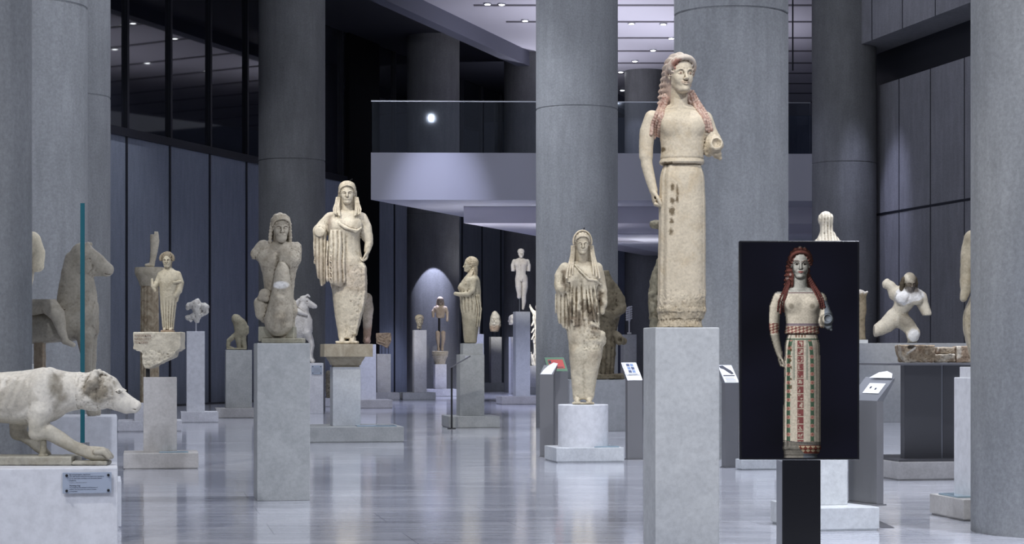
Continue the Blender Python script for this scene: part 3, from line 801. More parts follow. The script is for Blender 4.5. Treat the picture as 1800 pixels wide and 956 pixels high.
# ------------------------------------------------------------------ the crouching hound and the stone horse on the left
def statue_dog():
    P = p_dog; Y = 10.93; S_ = F/Y; u0, v0 = 60, 819; A = AX(u0, v0); sc = 1/S_
    root = empty('hound_statue', (wx(u0, Y), Y, P.ztop), 0, 'pale marble hound crouching with lowered head and outstretched paw, left foreground', 'statue')
    S = Sculpt((-172, -54, 9), (196, 54, 176), 1.0)
    # trunk runs along x: rows are (x, -cz.., y..) in a turned frame
    fx = frame((0, 0, 0), ry=90)      # local z -> world x, local x -> world -z
    T = lambda u, vt, vb, ry, cy=0.0: (u-u0, -(v0-(vt+vb)/2), cy, (vb-vt)/2, ry)
    S.add(loft([T(-130, 672, 742, 30), T(-100, 664, 752, 38), T(-60, 660, 745, 36), T(-20, 659, 744, 38), T(20, 657, 748, 41), T(50, 654, 750, 42), T(80, 650, 748, 40), T(100, 653, 740, 34), T(120, 657, 728, 28), T(150, 658, 722, 24), T(165, 657, 720, 22)], 2.2), 6, fx)
    for sy in (-1, 1):
        S.add(ell(A(82, 682, sy*26), (25, 17, 33)), 10)                     # shoulder blade
        S.add(ell(A(76, 712, sy*27), (17, 14, 26)), 10)
        S.add(ell(A(-115, 700, sy*24), (40, 20, 42)), 12)                   # haunch
    for i in range(6):                                                      # ribs
        for sy in (-1, 1): S.add(limb([A(46-15*i, 670, sy*32), A(42-15*i, 690, sy*38.8), A(30-15*i, 718, sy*36)], 1.8), 8)
    S.cut(limb([A(59, 668, -42), A(60, 700, -47), A(62, 740, -40)], 2.2), 4)
    # head, pointing along +x and slightly down
    S.add(ell(A(178, 688, 0), (31, 24, 29)), 12)
    S.add(ell(A(170, 700, 0), (34, 25, 24)), 10)
    S.add(limb([A(190, 690, 0), A(214, 706, 0), A(238, 716, 0)], [24, 15, 9.5]), 8)
    S.add(limb([A(200, 706, 0), A(222, 719, 0), A(236, 722, 0)], [17, 12, 7.5]), 6)
    S.add(ell(A(242, 715, 0), (5.5, 8, 6)), 3)
    S.cut(limb([A(218, 718, -18), A(232, 722.5, -13), A(246, 723, 0)], 1.3), 2)
    S.cut(limb([A(216, 704, -19), A(217, 712, -17)], 1.2), 2)
    for sy in (-1, 1):
        S.cut(ell(A(213, 690, sy*19), (6.5, 5, 4.6)), 2.5); S.add(ell(A(213, 690.5, sy*16.5), (4.2, 4.5, 3)), .6)
        S.add(limb([A(207, 690, sy*18.5), A(213, 686.5, sy*18), A(219, 690, sy*15.5)], 1.2), 1)
        S.add(limb([A(171, 658, sy*15), A(168, 676, sy*25), A(160, 690, sy*27)], [6, 10, 6]), 6)     # folded ear, worn
    S.add(limb([A(172, 658, -9), A(184, 658, -12), A(196, 664, -12)], [3, 3, 2]), 4)
    # forelegs: elbow back, forearm laid forward, paw
    for sy in (-1, 1):
        dx = 0 if sy < 0 else -46
        S.add(limb([A(78+dx, 728, sy*25), A(72+dx, 752, sy*26), A(70+dx, 764, sy*26)], [20, 16, 13]), 8)
        if sy < 0:
            S.add(limb([A(70, 764, -26), A(92, 762, -26), A(130, 785, -26), A(148, 792, -26)], [12, 14, 11, 9]), 6)
            S.add(limb([A(140, 790, -26), A(160, 797, -26), A(184, 797, -26)], [9, 11, 10]), 5)
            S.add(ell(A(180, 802, -26), (22, 14, 11)), 5)
            for j in range(4): S.add(limb([A(176, 796, -38+8*j), A(190, 796, -38+8*j), A(199, 805, -38+8*j)], [5, 5.4, 4]), 1.5)
        else:
            S.add(limb([A(24, 764, 26), A(50, 780, 26), A(76, 803, 26)], [11, 10, 8]), 5)
    # hind leg folded forward under the belly
    for sy in (-1, 1):
        S.add(limb([A(-110, 715, sy*28), A(-70, 752, sy*30), A(-104, 776, sy*28)], [26, 17, 10]), 10)
        S.add(limb([A(-104, 776, sy*28), A(-66, 799, sy*28), A(-48, 803, sy*28)], [9, 8, 8]), 4)
    S.cut(limb([A(166, 690, -34), A(150, 712, -33), A(168, 722, -30)], [5, 7, 4]), 5)
    S.rough(1.1, .05); S.rough(.35, .2)
    S.rough(1.6, .14, (A(140, 720)[0], -60, A(0, 730)[2]), (A(200, 0)[0], 0, A(0, 655)[2]))
    g = lambda c, r, am=.8: (lambda x, y, z: (np.sqrt(((x-c[0])/r[0])**2+((z-c[2])/r[1])**2)-1+.9*fbm(x, y, z, .07, 3))*min(r))
    for c, r, a_ in (((170, 684), (26, 22), .75), ((110, 690), (12, 24), .7), ((106, 672), (10, 14), .5), ((185, 700), (18, 14), .5), ((30, 700), (40, 26), .35), ((140, 785), (18, 8), .5), ((185, 800), (20, 9), .35)):
        S.paint((g(A(*c), r),), (*srgb(122, 112, 92), a_), 6)
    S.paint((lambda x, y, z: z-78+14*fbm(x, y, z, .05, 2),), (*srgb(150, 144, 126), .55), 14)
    S.paint(ell(A(213.5, 690.5, -19), (2.4, 4, 2.2)), (*srgb(70, 66, 60), .8), 1)
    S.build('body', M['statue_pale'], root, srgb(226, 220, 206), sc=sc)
    B = Sculpt((-175, -48, 0), (150, 48, 18), 1.4)
    B.add(slab(A(-20, 811, 0), (155, 44, 7.5), 2)); B.add(slab(A(166, 815, -20), (30, 24, 3.5), 2), 2); B.rough(1.0, .1)
    B.build('stone_base', M['statue'], root, srgb(168, 164, 150), sc=sc)
    K = Sculpt((8, -34, 12), (36, -14, 50), .8)
    K.add(limb([A(82, 804, -25), A(82, 772, -25)], [6.5, 5]), 1); K.add(ell(A(82, 803, -25), (9, 9, 4)), 2); K.rough(.5, .2)
    K.build('support_post', M['statue'], root, srgb(150, 144, 126), sc=sc)
    settle(root)
statue_dog()

def statue_horse():
    P = p_horse; Y = P.y; S_ = F/Y; u0, v0 = 110, 731; A = AX(u0, v0); sc = 1/S_
    root = empty('horse_statue', (wx(u0, Y), Y, P.ztop), 0, 'worn marble horse with arched neck standing behind the clear glass panel', 'statue')
    S = Sculpt((-165, -40, 0), (92, 40, 306), 1.2)
    fx = frame((0, 0, 0), ry=90)
    T = lambda u, vt, vb, ry: (u-u0, -(v0-(vt+vb)/2), 0, (vb-vt)/2, ry)
    S.add(loft([T(-40, 560, 600, 24), T(-20, 548, 606, 33), T(20, 547, 607, 33), T(60, 547, 606, 34), T(100, 543, 604, 34), T(130, 535, 601, 33), T(155, 530, 590, 28), T(168, 540, 580, 20)], 2.2), 6, fx)
    # neck: upright slab with mane ridge, widening to the chest
    S.add(loft([(A(0, 590)[2], 30, 0, 33, 28), (A(0, 560)[2], 28, 0, 34, 25), (A(0, 520)[2], 27, 0, 33, 21), (A(0, 485)[2], 27, 0, 27, 18), (A(0, 455)[2], 30, 0, 22, 16), (A(0, 437)[2], 34, 0, 14, 12), (A(0, 430)[2], 35, 0, 9, 9)], 2.2, None, 6), 10)
    S.add(limb([A(122, 455), A(112, 500), A(106, 545)], [7, 7, 7]), 6); 
    S.add(limb([A(148, 452), A(170, 464), A(189, 476)], [21, 16, 11]), 6); S.add(limb([A(145, 470), A(165, 476), A(186, 480)], [19, 12, 8]), 5)
    S.add(ell(A(193, 477), (6, 9, 9)), 4)
    S.cut(limb([A(186, 484, -8), A(199, 485, 0)], 1.2), 1.5)
    for sy in (-1, 1):
        S.add(limb([A(152, 440, sy*9), A(157, 431, sy*10)], [6, 3.5]), 3)
        S.cut(ell(A(160, 460, sy*19), (4, 3.5, 2.6)), 2); S.add(ell(A(160, 460.5, sy*16.5), (3.4, 3, 2.2)), .8)
        S.add(ell(A(152, 470, sy*16), (12, 6, 12)), 5)
    # forelegs with broken shins, hind legs
    for sy in (-1, 1):
        S.add(limb([A(152, 590, sy*17), A(155, 622, sy*17), A(157, 660, sy*17), A(158, 700, sy*17), A(160, 716, sy*17)], [16, 11, 8, 6.5, 7]), 8)
        S.add(limb([A(160, 716, sy*17), A(165, 727, sy*17)], [8, 9]), 3)
        S.add(limb([A(-30, 590, sy*18), A(-22, 632, sy*18), A(-40, 662, sy*18), A(-34, 722, sy*18)], [22, 14, 9, 8]), 8)
    S.rough(1.2, .06); S.rough(.5, .25)
    for k in range(9):
        S.cut(limb([A(117-1.6*k+2, 448+12*k, -20-.6*k), A(128-k, 452+12*k, -21-.6*k)], .9), 1)
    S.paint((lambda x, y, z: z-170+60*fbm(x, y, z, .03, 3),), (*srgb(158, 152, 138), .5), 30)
    S.build('body', M['statue'], root, srgb(190, 182, 164), sc=sc)
    # belly strut
    K = Sculpt((-48, -14, 0), (-26, 14, 138), 1.2); K.add(slab(A(70, 666, 0), (9, 10, 64), 2)); K.rough(.8, .1)
    K.build('support_post', M['statue'], root, srgb(176, 160, 138), sc=sc)
    # the remaining leg of the rider, carved on the flank
    Lg = Sculpt((-60, -62, 100), (50, 10, 200), 1.0)
    Lg.add(limb([A(62, 545, -30), A(90, 536, -36), A(110, 556, -42), A(118, 585, -42), A(124, 602, -40)], [13, 17, 13, 8, 5.5]), 3)
    Lg.add(limb([A(122, 602, -40), A(138, 609, -42)], [6, 4]), 2); Lg.add(ell(A(116, 570, -40), (7, 8, 13)), 5)
    Lg.add(ell(A(85, 528, -32), (16, 12, 9)), 5); Lg.add(limb([A(80, 521, -33), A(94, 524, -33)], [5, 5]), 2)
    Lg.rough(.7, .12); Lg.paint((lambda x, y, z: 195-z-8+0*x+6*fbm(x, y, z, .1, 2),), (*srgb(120, 112, 90), .0), 4)
    Lg.build('rider_leg', M['statue'], root, srgb(196, 188, 170), sc=sc)
    settle(root)
statue_horse()
def statue_left_torso():
    Y = 15.2; S_ = F/Y; u0, v0 = 20, 640; A = AX(u0, v0); sc = 1/S_
    z0 = wz(v0, Y)
    root = empty('torso_statue', (wx(u0, Y), Y, z0), 0, 'marble torso of which only the bent arm shows past the left column', 'statue')
    S = Sculpt((-70, -36, 0), (64, 36, 250), 1.6)
    S.add(loft([(0, 0, 0, 34, 24), (60, 0, 0, 36, 26), (120, 0, 0, 34, 24), (170, 0, 0, 40, 26), (205, 0, 0, 42, 24), (230, 0, 0, 26, 18), (245, 0, 0, 14, 14)], 2.3, None, 6))
    for s_, k in ((1, 1), (-1, 0)):
        S.add(limb([(s_*36, 0, 216), (s_*46, 0, 196), (s_*48, -4, 172)], [17, 13, 10]), 8)
    S.rough(1, .1)
    S.build('body', M['statue'], root, srgb(214, 204, 178), sc=sc)
    ob = empty('pedestal', (wx(u0, Y), Y, 0), 0, 'pedestal behind the left column, under the torso with the bent arm', 'pedestal')
    MB().box(-.2, .2, -.2, .2, 0, z0, .006).build('shaft', M['ped_grey'], ob)
statue_left_torso()
# clear glass panel beside the horse, seen on its edge
def glass_panel():
    X0, Y0 = wx(145, 11.9), 11.9
    root = empty('glass_barrier', (X0, Y0, 0), 0, 'tall clear glass panel with a teal edge in front of the stone horse', 'glass barrier')
    h = wz(357, Y0)
    MB().box(-.0125, .0125, 0, .006, wz(778, Y0), h).build('edge', flat('teal_glass_edge', srgb(34, 92, 104), .2), root)
    n = Vector((-.2055, 1.0)).normalized()
    m = MB(); a = Vector((-.002, .008)); b = a+n*.62; q = Vector((n.y, -n.x))*.012
    m.prism([(a+q)[:], (b+q)[:], (b-q)[:], (a-q)[:]], wz(778, Y0), h)
    m.build('pane', M['pane'], root)
    MB().box(-.03, .03, -.01, .05, wz(778, Y0)-.09, wz(778, Y0)).build('clamp', M['steel_mid'], root)
    MB().box(-.02, .02, .0, .04, 0, wz(778, Y0)-.09).build('post', M['steel_mid'], root)
glass_panel()
def dog_plaque():
    P = p_dog; yf = -P.d/2
    x0 = lx_at((P.o.location.x, P.o.location.y), yf, 110, P.rot); x1 = lx_at((P.o.location.x, P.o.location.y), yf, 196, P.rot)
    Yf = P.o.location.y+math.cos(P.rot)*yf+math.sin(P.rot)*x0; z1, z0 = wz(830, Yf), wz(867, Yf)
    pl = MB().box(x0, x1, yf-.022, yf-.012, z0, z1, .002).build('information_plaque', M['plate2'], P.o)
    W, H = x1-x0, z1-z0
    for a in (.085, .935):
        for b in (.13, .86):
            MB().lathe([(.0068, 0), (.0068, .020), (.005, .022)], 16).build('screw', M['rod'], pl, (x0+W*a, yf-.012, z0+H*b)).rotation_euler = (PI/2, 0, 0)
    def line(t, v, size, mat='ink'): build_text('lettering', t, size, M[mat], pl, (x0+W*.14, yf-.0225, z1-H*v), (PI/2, 0, 0))
    line('Κυνηγετικός σκύλος', .14, .0110); 
    line('Ένα από τα δύο αγάλματα του ιερού στην Ακρόπολη', .22, .0070); line('με τον σκύλο που συνόδευε την Αρτέμιδα, 520 π.Χ.', .31, .0070)
    line('Παρθένος.', .41, .0070); line('Ακρόπολη, Βραυρώνιο 520 π.Χ.', .50, .0062, 'mesh_grey')
    line('Hunting dog', .66, .0110)
    line('The marble dog was dedicated in the Sanctuary of', .74, .0070); line('Artemis. The pose shows the moment of attack.', .83, .0070)
    line('to the goddess.', .92, .0066)
dog_plaque()
# ------------------------------------------------------------------ bust of the long haired rider
def statue_rider():
    P = p_bust; u0, v0 = 487, 603; A, R = AX(u0, v0), RX(u0, v0); root, S_ = fig(P, u0, v0, 'bearded marble rider bust behind a broken horse neck, on the tall grey block'); sc = 1/S_
    S = Sculpt((-48, -66, 8), (48, 44, 236), .9)
    S.add(loft([R(600, 466, 518, 4, 24), R(570, 466, 518, 4, 24), R(545, 465, 518, 4, 24), R(520, 465, 516, 2, 22), R(500, 464, 517, 2, 21), R(482, 461, 520, 1, 22), R(465, 457, 525, 0, 24), R(450, 455, 527, 0, 24), R(438, 459, 525, 2, 21), R(430, 467, 515, 3, 17), R(424, 477, 506, 4, 13)], 2.3, None, 5))
    for s_ in (-1, 1):
        S.add(ell(A(491+s_*17, 457, -16), (17, 10, 13)), 10)                # breast
    S.add(limb([A(463, 437, 2), A(452, 446, -1), A(447, 450, -3)], [15, 11, 7]), 7)           # left stump
    S.cut(limb([A(440, 462, -20), A(436, 446, 10)], 5), 2)
    S.add(limb([A(519, 439, 2), A(524, 452, -2)], [13, 9]), 7); S.cut(slab(A(536, 452, 0), (7, 30, 30)), 2)
    S.rough(1.6, .22, A(515, 470, -40), A(536, 425, 40))
    S.cut(limb([A(491, 445, -25), A(491, 500, -22)], 2), 5)
    # broken horse neck in front
    S.add(loft([R(592, 480, 503, -12, 22), R(580, 471, 514, -18, 26), R(565, 468, 517, -20, 28), R(545, 472, 517, -22, 27), R(520, 479, 516, -23, 24), R(500, 483, 514, -24, 20), R(485, 485, 512, -24, 17), R(470, 489, 509, -23, 13), R(461, 494, 503, -22, 8)], 2.1, None, 5), 3)
    S.cut(limb([A(482, 505, -52), A(498, 516, -54), A(514, 506, -52)], 11), 3)
    S.cut(limb([A(484, 498, -46), A(490, 495, -48)], 2), 1)
    S.add(limb([A(497, 530, -44), A(495, 560, -48), A(491, 578, -42)], [6, 9, 6]), 8)
    # thighs and the hand resting on the knee
    S.add(limb([A(469, 540, -8), A(460, 534, -14), A(461, 552, -12), A(466, 562, -10)], [12, 12, 11, 7]), 5)
    S.add(ell(A(468, 519, -22), (10.5, 9, 10)), 2); S.add(limb([A(462, 524, -24), A(472, 527, -28)], [6, 5]), 2)
    for j in range(3): S.cut(limb([A(461+5*j, 512, -33), A(463+5*j, 522, -34)], .8), 1)
    S.add(limb([A(513, 535, -8), A(517, 548, -12), A(514, 560, -8)], [9, 8, 6]), 5)
    S.rough(.9, .09); S.rough(.5, .3)
    hf = frame(A(494, 424, -9), rz=16, rx=4, s=47)
    head(S, hf, beard=1, smile=.015)
    S.paint((lambda x, y, z: np.sqrt((x-11)**2/200+(z-100)**2/40)*6-6+0*y+np.maximum(0, y+34),), (*srgb(238, 236, 230), .9), 1)
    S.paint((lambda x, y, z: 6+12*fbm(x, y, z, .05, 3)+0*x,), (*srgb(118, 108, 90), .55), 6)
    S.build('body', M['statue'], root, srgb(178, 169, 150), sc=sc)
    H = Sculpt((-34, -40, 166), (44, 40, 236), .8)
    hair_cap(H, hf, 1.0, 20, .012, .035, (.295, .44))
    for row in range(4): bead(H, [(x*(1+.01*row), y*(1+.0*row)-.02+.035*row, z-.02+.045*row) for x, y, z in HAIRLINE[1:-1]], .040, 21, .01*47, hf)
    for s_ in (-1, 1):
        for k in range(4): H.add(strand([(s_*(.34-.02*k), -.02+.08*k, .62), (s_*(.36-.02*k), .02+.08*k, .35), (s_*(.38-.02*k), .06+.08*k, .05), (s_*.37, .10+.08*k, -.10)], .062, .18, .13, .035), .012*47, hf)
    H.rough(.4, .4)
    H.build('hair', M['statue'], root, srgb(182, 172, 152), sc=sc)
    B = Sculpt((-34, -30, -1), (50, 34, 30), 1.0)
    B.add(slab(A(499, 599.5, -4), (36, 26, 4.2), 1)); B.add(slab(A(478, 588, 6), (22, 24, 13), 1)); B.add(slab(A(506, 588, 4), (13, 22, 14), 1)); B.rough(.4, .2)
    B.build('stone_base', M['statue'], root, srgb(160, 156, 138), sc=sc)
    settle(root)
statue_rider()

# ------------------------------------------------------------------ large kore with sleeves, on the capital
def statue_tall():
    P = p_tall
    cap = None
    a, b, z0, z1 = part_box(P, 'abacus', 'capstone', 570, 655.5, 604.5, 627, .62)
    zt = z1
    a2, b2 = lx_at(P.o.location.to_2d(), -.25, 580, ROT), lx_at(P.o.location.to_2d(), -.2, 643, ROT)
    m = MB(); st = [(.0, .235), (.03, .25), (.05, .26), (.075, .28), (.10, .30), (.115, .315)]
    zb = P.ztop; H = z0-zb
    prof = [(0, .205), (.16, .215), (.18, .235), (.5, .255), (.8, .29), (1.0, .305)]
    for (t0, r0), (t1, r1) in zip(prof[:-1], prof[1:]):
        b_ = bmesh.new(); bmesh.ops.create_cube(b_, size=1)
        for v in b_.verts:
            t, r = (t1, r1) if v.co.z > 0 else (t0, r0)
            v.co = Vector((P.lx+(r*.76 if v.co.x > 0 else -r*.76)*1.0, (r if v.co.y > 0 else -r)*.76, zb+H*t))
        m._merge(b_)
    m.build('echinus', M['capstone'], P.o)
    u0, v0 = 608, 604; A, R = AX(u0, v0), RX(u0, v0); root, S_ = fig(P, u0, v0, 'tall marble kore with pleated mantle and one broken forearm, on the stone capital', z=zt); sc = 1/S_
    S = Sculpt((-60, -50, 0), (52, 40, 288), .9)
    folds = lambda a, z, x, y: 1.5*np.cos(a*17)*np.clip((z-96)/10, 0, 1)*np.clip((196-z)/18, 0, 1)*np.clip((8-x)/8, .12, 1)
    S.add(loft([R(596, 595, 627, -2, 20), R(585, 594, 628, 0, 19), R(570, 591, 633, 0, 21), R(550, 588, 639, 0, 24), R(520, 585, 643, 0, 26), R(490, 581, 643.5, 0, 28), R(468, 578, 640, 0, 28), R(440, 578, 634, 0, 26), R(415, 578, 633, -1, 26), R(398, 577, 635, -1, 26), R(385, 576, 638, 0, 22), R(376, 584, 632, 1, 18), R(369, 596, 622, 2, 12)], 2.3, folds, 4))
    S.cut(extr([A(643, 524)[::2], A(660, 524)[::2], A(660, 606)[::2], A(623.5, 600)[::2], A(627, 580)[::2], A(636, 545)[::2]], -50, 50), 2)
    S.add(extr([A(622, 463)[::2], A(640, 464)[::2], A(643.5, 470)[::2], A(643.5, 522)[::2], A(627, 588)[::2], A(612, 590)[::2]], -20, 16, 3), 5)
    S.rough(1.2, .18, A(620, 600, -40), A(645, 470, 40))
    for s_ in (-1, 1): S.add(ell(A(607+s_*16, 399, -19), (13, 9, 12)), 12)
    # mantle edge crossing the chest, hanging pleats below
    S.add(limb([A(599, 394, -29), A(607, 401, -31), A(618, 405, -32), A(630, 408, -29), A(637, 402, -22)], [1.4, 2, 2.2, 2.2, 1.5]), 2.5)
    for du in (0, 5): S.add(limb([A(600+du, 397, -29), A(610+du, 404, -31), A(628, 410, -29)], 1.2), 1.5)
    S.add(loft([R(505, 597, 604, -29, 3), R(500, 585, 607, -30, 5), R(480, 578, 608, -31, 6), R(450, 578, 607, -30, 6), R(420, 580, 604, -28, 6), R(406, 584, 602, -25, 5)], 2.2, lambda a, z, x, y: 1.0*np.cos(x*.80+.5*np.sin(z*.10))*np.clip((z-98)/10, .3, 1), 2), 2.5)
    # hanging sleeve on the left
    S.add(loft([R(503, 565, 570, -10, 3), R(495, 562, 573, -10, 5), R(470, 555, 575, -10, 8), R(440, 553, 575, -9, 9), R(415, 553, 574, -8, 9), R(400, 556, 574, -6, 9)], 2.2, lambda a, z, x, y: 1.0*np.cos(x*.9)), 3)
    for k in range(7):                                                       # dark zigzag hems cut into the pleats
        for (cx, y0) in ((567, -22), (600, -39), (581, -36)):
            v = 438+9.5*k
            if cx == 567 and v > 492: continue
            S.cut(limb([A(cx-4, v, y0), A(cx+3, v-3, y0), A(cx+4, v+3, y0)], 1.3), 1)
    # arms
    S.add(limb([A(581, 385, 0), A(571, 396, -3), A(563, 408, -9)], [12, 12, 12]), 6)
    S.cut(slab(A(563, 410, -32), (16, 12, 14)), 1.0); S.add(ell(A(563.5, 409, -20), (9.5, 2.6, 9)), 1.0)
    S.add(limb([A(634, 385, 0), A(642, 400, -1), A(646, 418, -3)], [12, 11.5, 9.5]), 6)
    S.add(limb([A(647, 415, -3), A(649, 428, -6), A(646, 442, -9)], [8.5, 7.5, 5.6]), 2)
    hand(S, frame(A(646, 441, -9), ry=6, s=19), -1, 48)
    # feet
    for u in (603, 620): S.add(limb([A(u, 597, -6), A(u, 600, -18), A(u-(1 if u < 610 else -1), 601, -26)], [6.5, 5, 3.4]), 3)
    S.add(slab(A(611, 602, -6), (19, 22, 2.2), 1), 1.5); S.cut(limb([A(611, 594, -30), A(611, 600, -30)], 3), 2)
    S.rough(.7, .1); S.rough(.35, .3)
    hf = frame(A(611, 360.5, -8), rz=4, s=40)
    head(S, hf, smile=.03)
    for s_ in (-1, 1): S.paint(ell((s_*.125, -.37, .472), (.05, .06, .03)), (*srgb(62, 52, 46), .8), .6, hf)
    S.paint((lambda x, y, z: np.abs(z-118+.3*x)-26+0*y+10*fbm(x, y, z, .1, 2),), (*srgb(176, 156, 138), .35), 8)
    S.paint((lambda x, y, z: np.sqrt((x+27)**2/16+(z-212)**2/190)*4-4+0*y,), (*srgb(120, 96, 84), .6), 3)
    S.build('body', M['statue'], root, srgb(218, 207, 184), sc=sc)
    H = Sculpt((-32, -40, 206), (34, 34, 290), .8)
    hair_cap(H, hf, 1.02, 30, .010, .03, (.28, .42))
    for row in range(5): bead(H, [(x*(1.02+.012*row), y*.98-.03+.045*row, z+.0+.040*row-(.02 if row == 0 else 0)) for x, y, z in HAIRLINE[1:-1]], .036, 23, .012*40, hf)
    H.add(loft([R(384, 588, 632, 11, 9), R(370, 587, 628, 12, 11), R(350, 592, 626, 10, 13), R(335, 596, 626, 6, 14)], 2.3, lambda a, z, x, y: .7*np.cos(a*16), 4), 6)
    for s_ in (-1, 1):
        for k in range(4):
            x0 = s_*(.34+.05*k)
            pts = [np.array((x0*.95, .06-.02*k, .30)), np.array((x0*1.06, -.08, .02)), np.array((x0*1.05, -.28, -.24)), np.array((x0*(.92 if k < 2 else 1.0), -.46+.02*k, -.52+.03*k))]
            H.add(strand([np.array((p_[0]*(1+.05*k*(j>1)), p_[1], p_[2])) for j, p_ in enumerate(pts)], .036, .06, .2, .04), .004*40, hf)
    H.rough(.25, .4)
    H.build('hair', M['statue'], root, srgb(206, 194, 170), sc=sc)
    MB().tube([(3/S_, 0, 284/S_), (12/S_, -.02, 289/S_)], .004).build('iron_spike', M['rod'], root)
    settle(root)
M['capstone'] = slab_marble('brownish_limestone', srgb(150, 140, 120), srgb(178, 168, 148), .85, 1.4, .7)
statue_tall()

# ------------------------------------------------------------------ kore with long plaits on the drum
def statue_plaits():
    P = p_drum; u0, v0 = 1024, 709.5; A, R = AX(u0, v0), RX(u0, v0); root, S_ = fig(P, u0, v0, 'slender stained marble kore with a tall headband and long plaits, on the white drum'); sc = 1/S_
    S = Sculpt((-52, -44, 0), (46, 38, 306), .95)
    folds = lambda a, z, x, y: 1.2*np.cos(a*19+.015*z)*np.clip((z-120)/25, 0, 1)*np.clip((222-z)/20, 0, 1)
    S.add(loft([R(702, 1010, 1042, 0, 17), R(690, 1009, 1043, 0, 17), R(675, 1007, 1046, 0, 18), R(655, 1004.5, 1051, 0, 21), R(635, 1002, 1056, 0, 23), R(612, 1000, 1060, 0, 25), R(595, 998, 1061, 0, 26), R(575, 996, 1054, 0, 25), R(545, 993, 1052, 0, 24), R(520, 991, 1052, 0, 23), R(500, 989, 1054, 0, 23), R(482, 987, 1055, 0, 22), R(470, 991, 1050, 1, 18), R(463, 1003, 1042, 2, 13), R(458, 1012, 1034, 3, 9)], 2.3, folds, 4))
    for s_ in (-1, 1): S.add(ell(A(1022+s_*15, 492, -16), (12, 8, 12)), 12)
    # legs showing through the skirt
    for u in (1014, 1037): S.add(limb([A(u+2, 620, -13), A(u, 660, -9), A(u, 692, -7)], [11, 9, 6.5]), 9)
    S.cut(limb([A(1025, 640, -26), A(1025, 670, -22), A(1026, 700, -20)], [1.5, 3, 3.5]), 4)
    # broken hollow above the right knee
    S.add(limb([A(1040, 575, -18), A(1056, 588, -16), A(1058, 600, -12)], [8, 8, 7]), 6)
    S.cut(ell(A(1046, 577, -32), (14, 12, 7)), 3); S.cut(ell(A(1060, 578, -16), (9, 16, 4)), 3)
    S.rough(1.4, .2, A(1028, 612, -45), A(1068, 560, 40))
    # mantle: slanting edge and pleated fall
    S.add(limb([A(1010, 466, -16), A(1022, 480, -25), A(1034, 492, -27), A(1048, 494, -23), A(1055, 500, -14)], [1.2, 1.7, 1.9, 1.7, 1.3]), 2)
    for i, (ua, va, ub, vb) in enumerate(((1002, 490, 1002, 562), (1010, 494, 1008, 572), (1018, 498, 1014, 570), (1025, 500, 1027, 560), (1031, 500, 1036, 548), (1037, 502, 1044, 562), (1044, 504, 1050, 552))):
        S.add(limb([A(ua, va, -22), A((ua+ub)/2, (va+vb)/2, -25), A(ub, vb, -25)], [1.0, 1.6, 2.0]), 4)
    for ua, va, ub, vb, n in ((1003, 520, 1000, 575, 7), (1018, 528, 1010, 570, 6), (1027, 522, 1052, 565, 9)):
        for k in range(n):
            t = k/(n-1); u, v = ua+(ub-ua)*t, va+(vb-va)*t
            S.cut(limb([A(u-3, v, -30), A(u+2, v-3, -30), A(u+3, v+2, -30)], 1.4), 1)
    # sleeve hanging on the left
    S.add(loft([R(578, 992, 999, -6, 3), R(564, 981, 999, -6, 5), R(545, 977, 997, -6, 7), R(520, 977, 998, -5, 9), R(500, 978, 1000, -4, 10)], 2.2, lambda a, z, x, y: 1.0*np.cos(x*.9)), 3)
    # arms
    S.add(limb([A(993, 472, 0), A(985, 485, -2), A(984, 500, -6), A(987, 508, -12)], [10.5, 10.5, 10, 10.5]), 5)
    S.cut(slab(A(987, 510, -33), (15, 13, 13)), 1); S.add(ell(A(987, 508.5, -20), (6.5, 3, 6.5)), 1); 
    S.add(limb([A(1049, 472, 0), A(1054, 490, -1), A(1059, 512, -3), A(1061, 530, -6)], [10.5, 9.5, 8.5, 6.5]), 5)
    S.add(limb([A(1061, 532, -6), A(1060, 536, -7)], 6.8), 1); S.add(limb([A(1060, 537, -7), A(1058.5, 549, -9)], [5, 4.5]), 1.5)
    # feet
    for u in (1014, 1035): S.add(limb([A(u, 700, -4), A(u, 703, -16), A(u, 705, -22)], [6.5, 5, 3.5]), 3)
    for u in (1014, 1035):
        for j in range(4): S.add(limb([A(u-4+2.6*j, 706, -20), A(u-4+2.6*j, 707, -25)], 1.5), .6)
    S.add(slab(A(1025, 708.5, -5), (19, 20, 1.6), .8), 1)
    S.rough(.7, .1); S.rough(.35, .3)
    hf = frame(A(1023.5, 447, -8), rz=2, rx=5, s=38)
    head(S, hf, smile=.01, wide=.95)
    g = lambda c, r: (lambda x, y, z: (np.sqrt(((x-c[0])/r[0])**2+((z-c[2])/r[1])**2)-1+1.1*fbm(x, y, z, .16, 3))*min(r)+np.maximum(0, y+2))
    for c, r, a_ in (((991, 490), (5, 14), .9), ((1054, 525), (6, 14), .95), ((1030, 540), (14, 12), .8), ((1000, 550), (6, 22), .85), ((1014, 560), (8, 16), .8), ((1042, 556), (10, 14), .85), ((1012, 505), (12, 16), .3), ((1046, 580), (11, 6), .7)):
        S.paint((g(A(*c), r),), (*srgb(92, 78, 60), a_), 3)
    S.paint((lambda x, y, z: 4+14*fbm(x, y, z, .06, 3)+0*x,), (*srgb(150, 132, 108), .5), 5)
    S.build('body', M['statue'], root, srgb(208, 197, 172), sc=sc)
    H = Sculpt((-34, -38, 214), (34, 34, 308), .8)
    hair_cap(H, hf, .98, 26, .010, .03, (.28, .42))
    for row in range(3): bead(H, [(x*(1.0+.012*row), y*.98-.02+.045*row, z+.045*row) for x, y, z in HAIRLINE[1:-1]], .036, 23, .012*38, hf)
    # headband: a tall hoop over the head
    for rr in (0, .05, .10): H.add(limb([( .43*math.sin(t), -.02+rr, .56+.53*math.cos(t)) for t in np.linspace(-1.75, 1.75, 19)], .038), .015*38, hf)
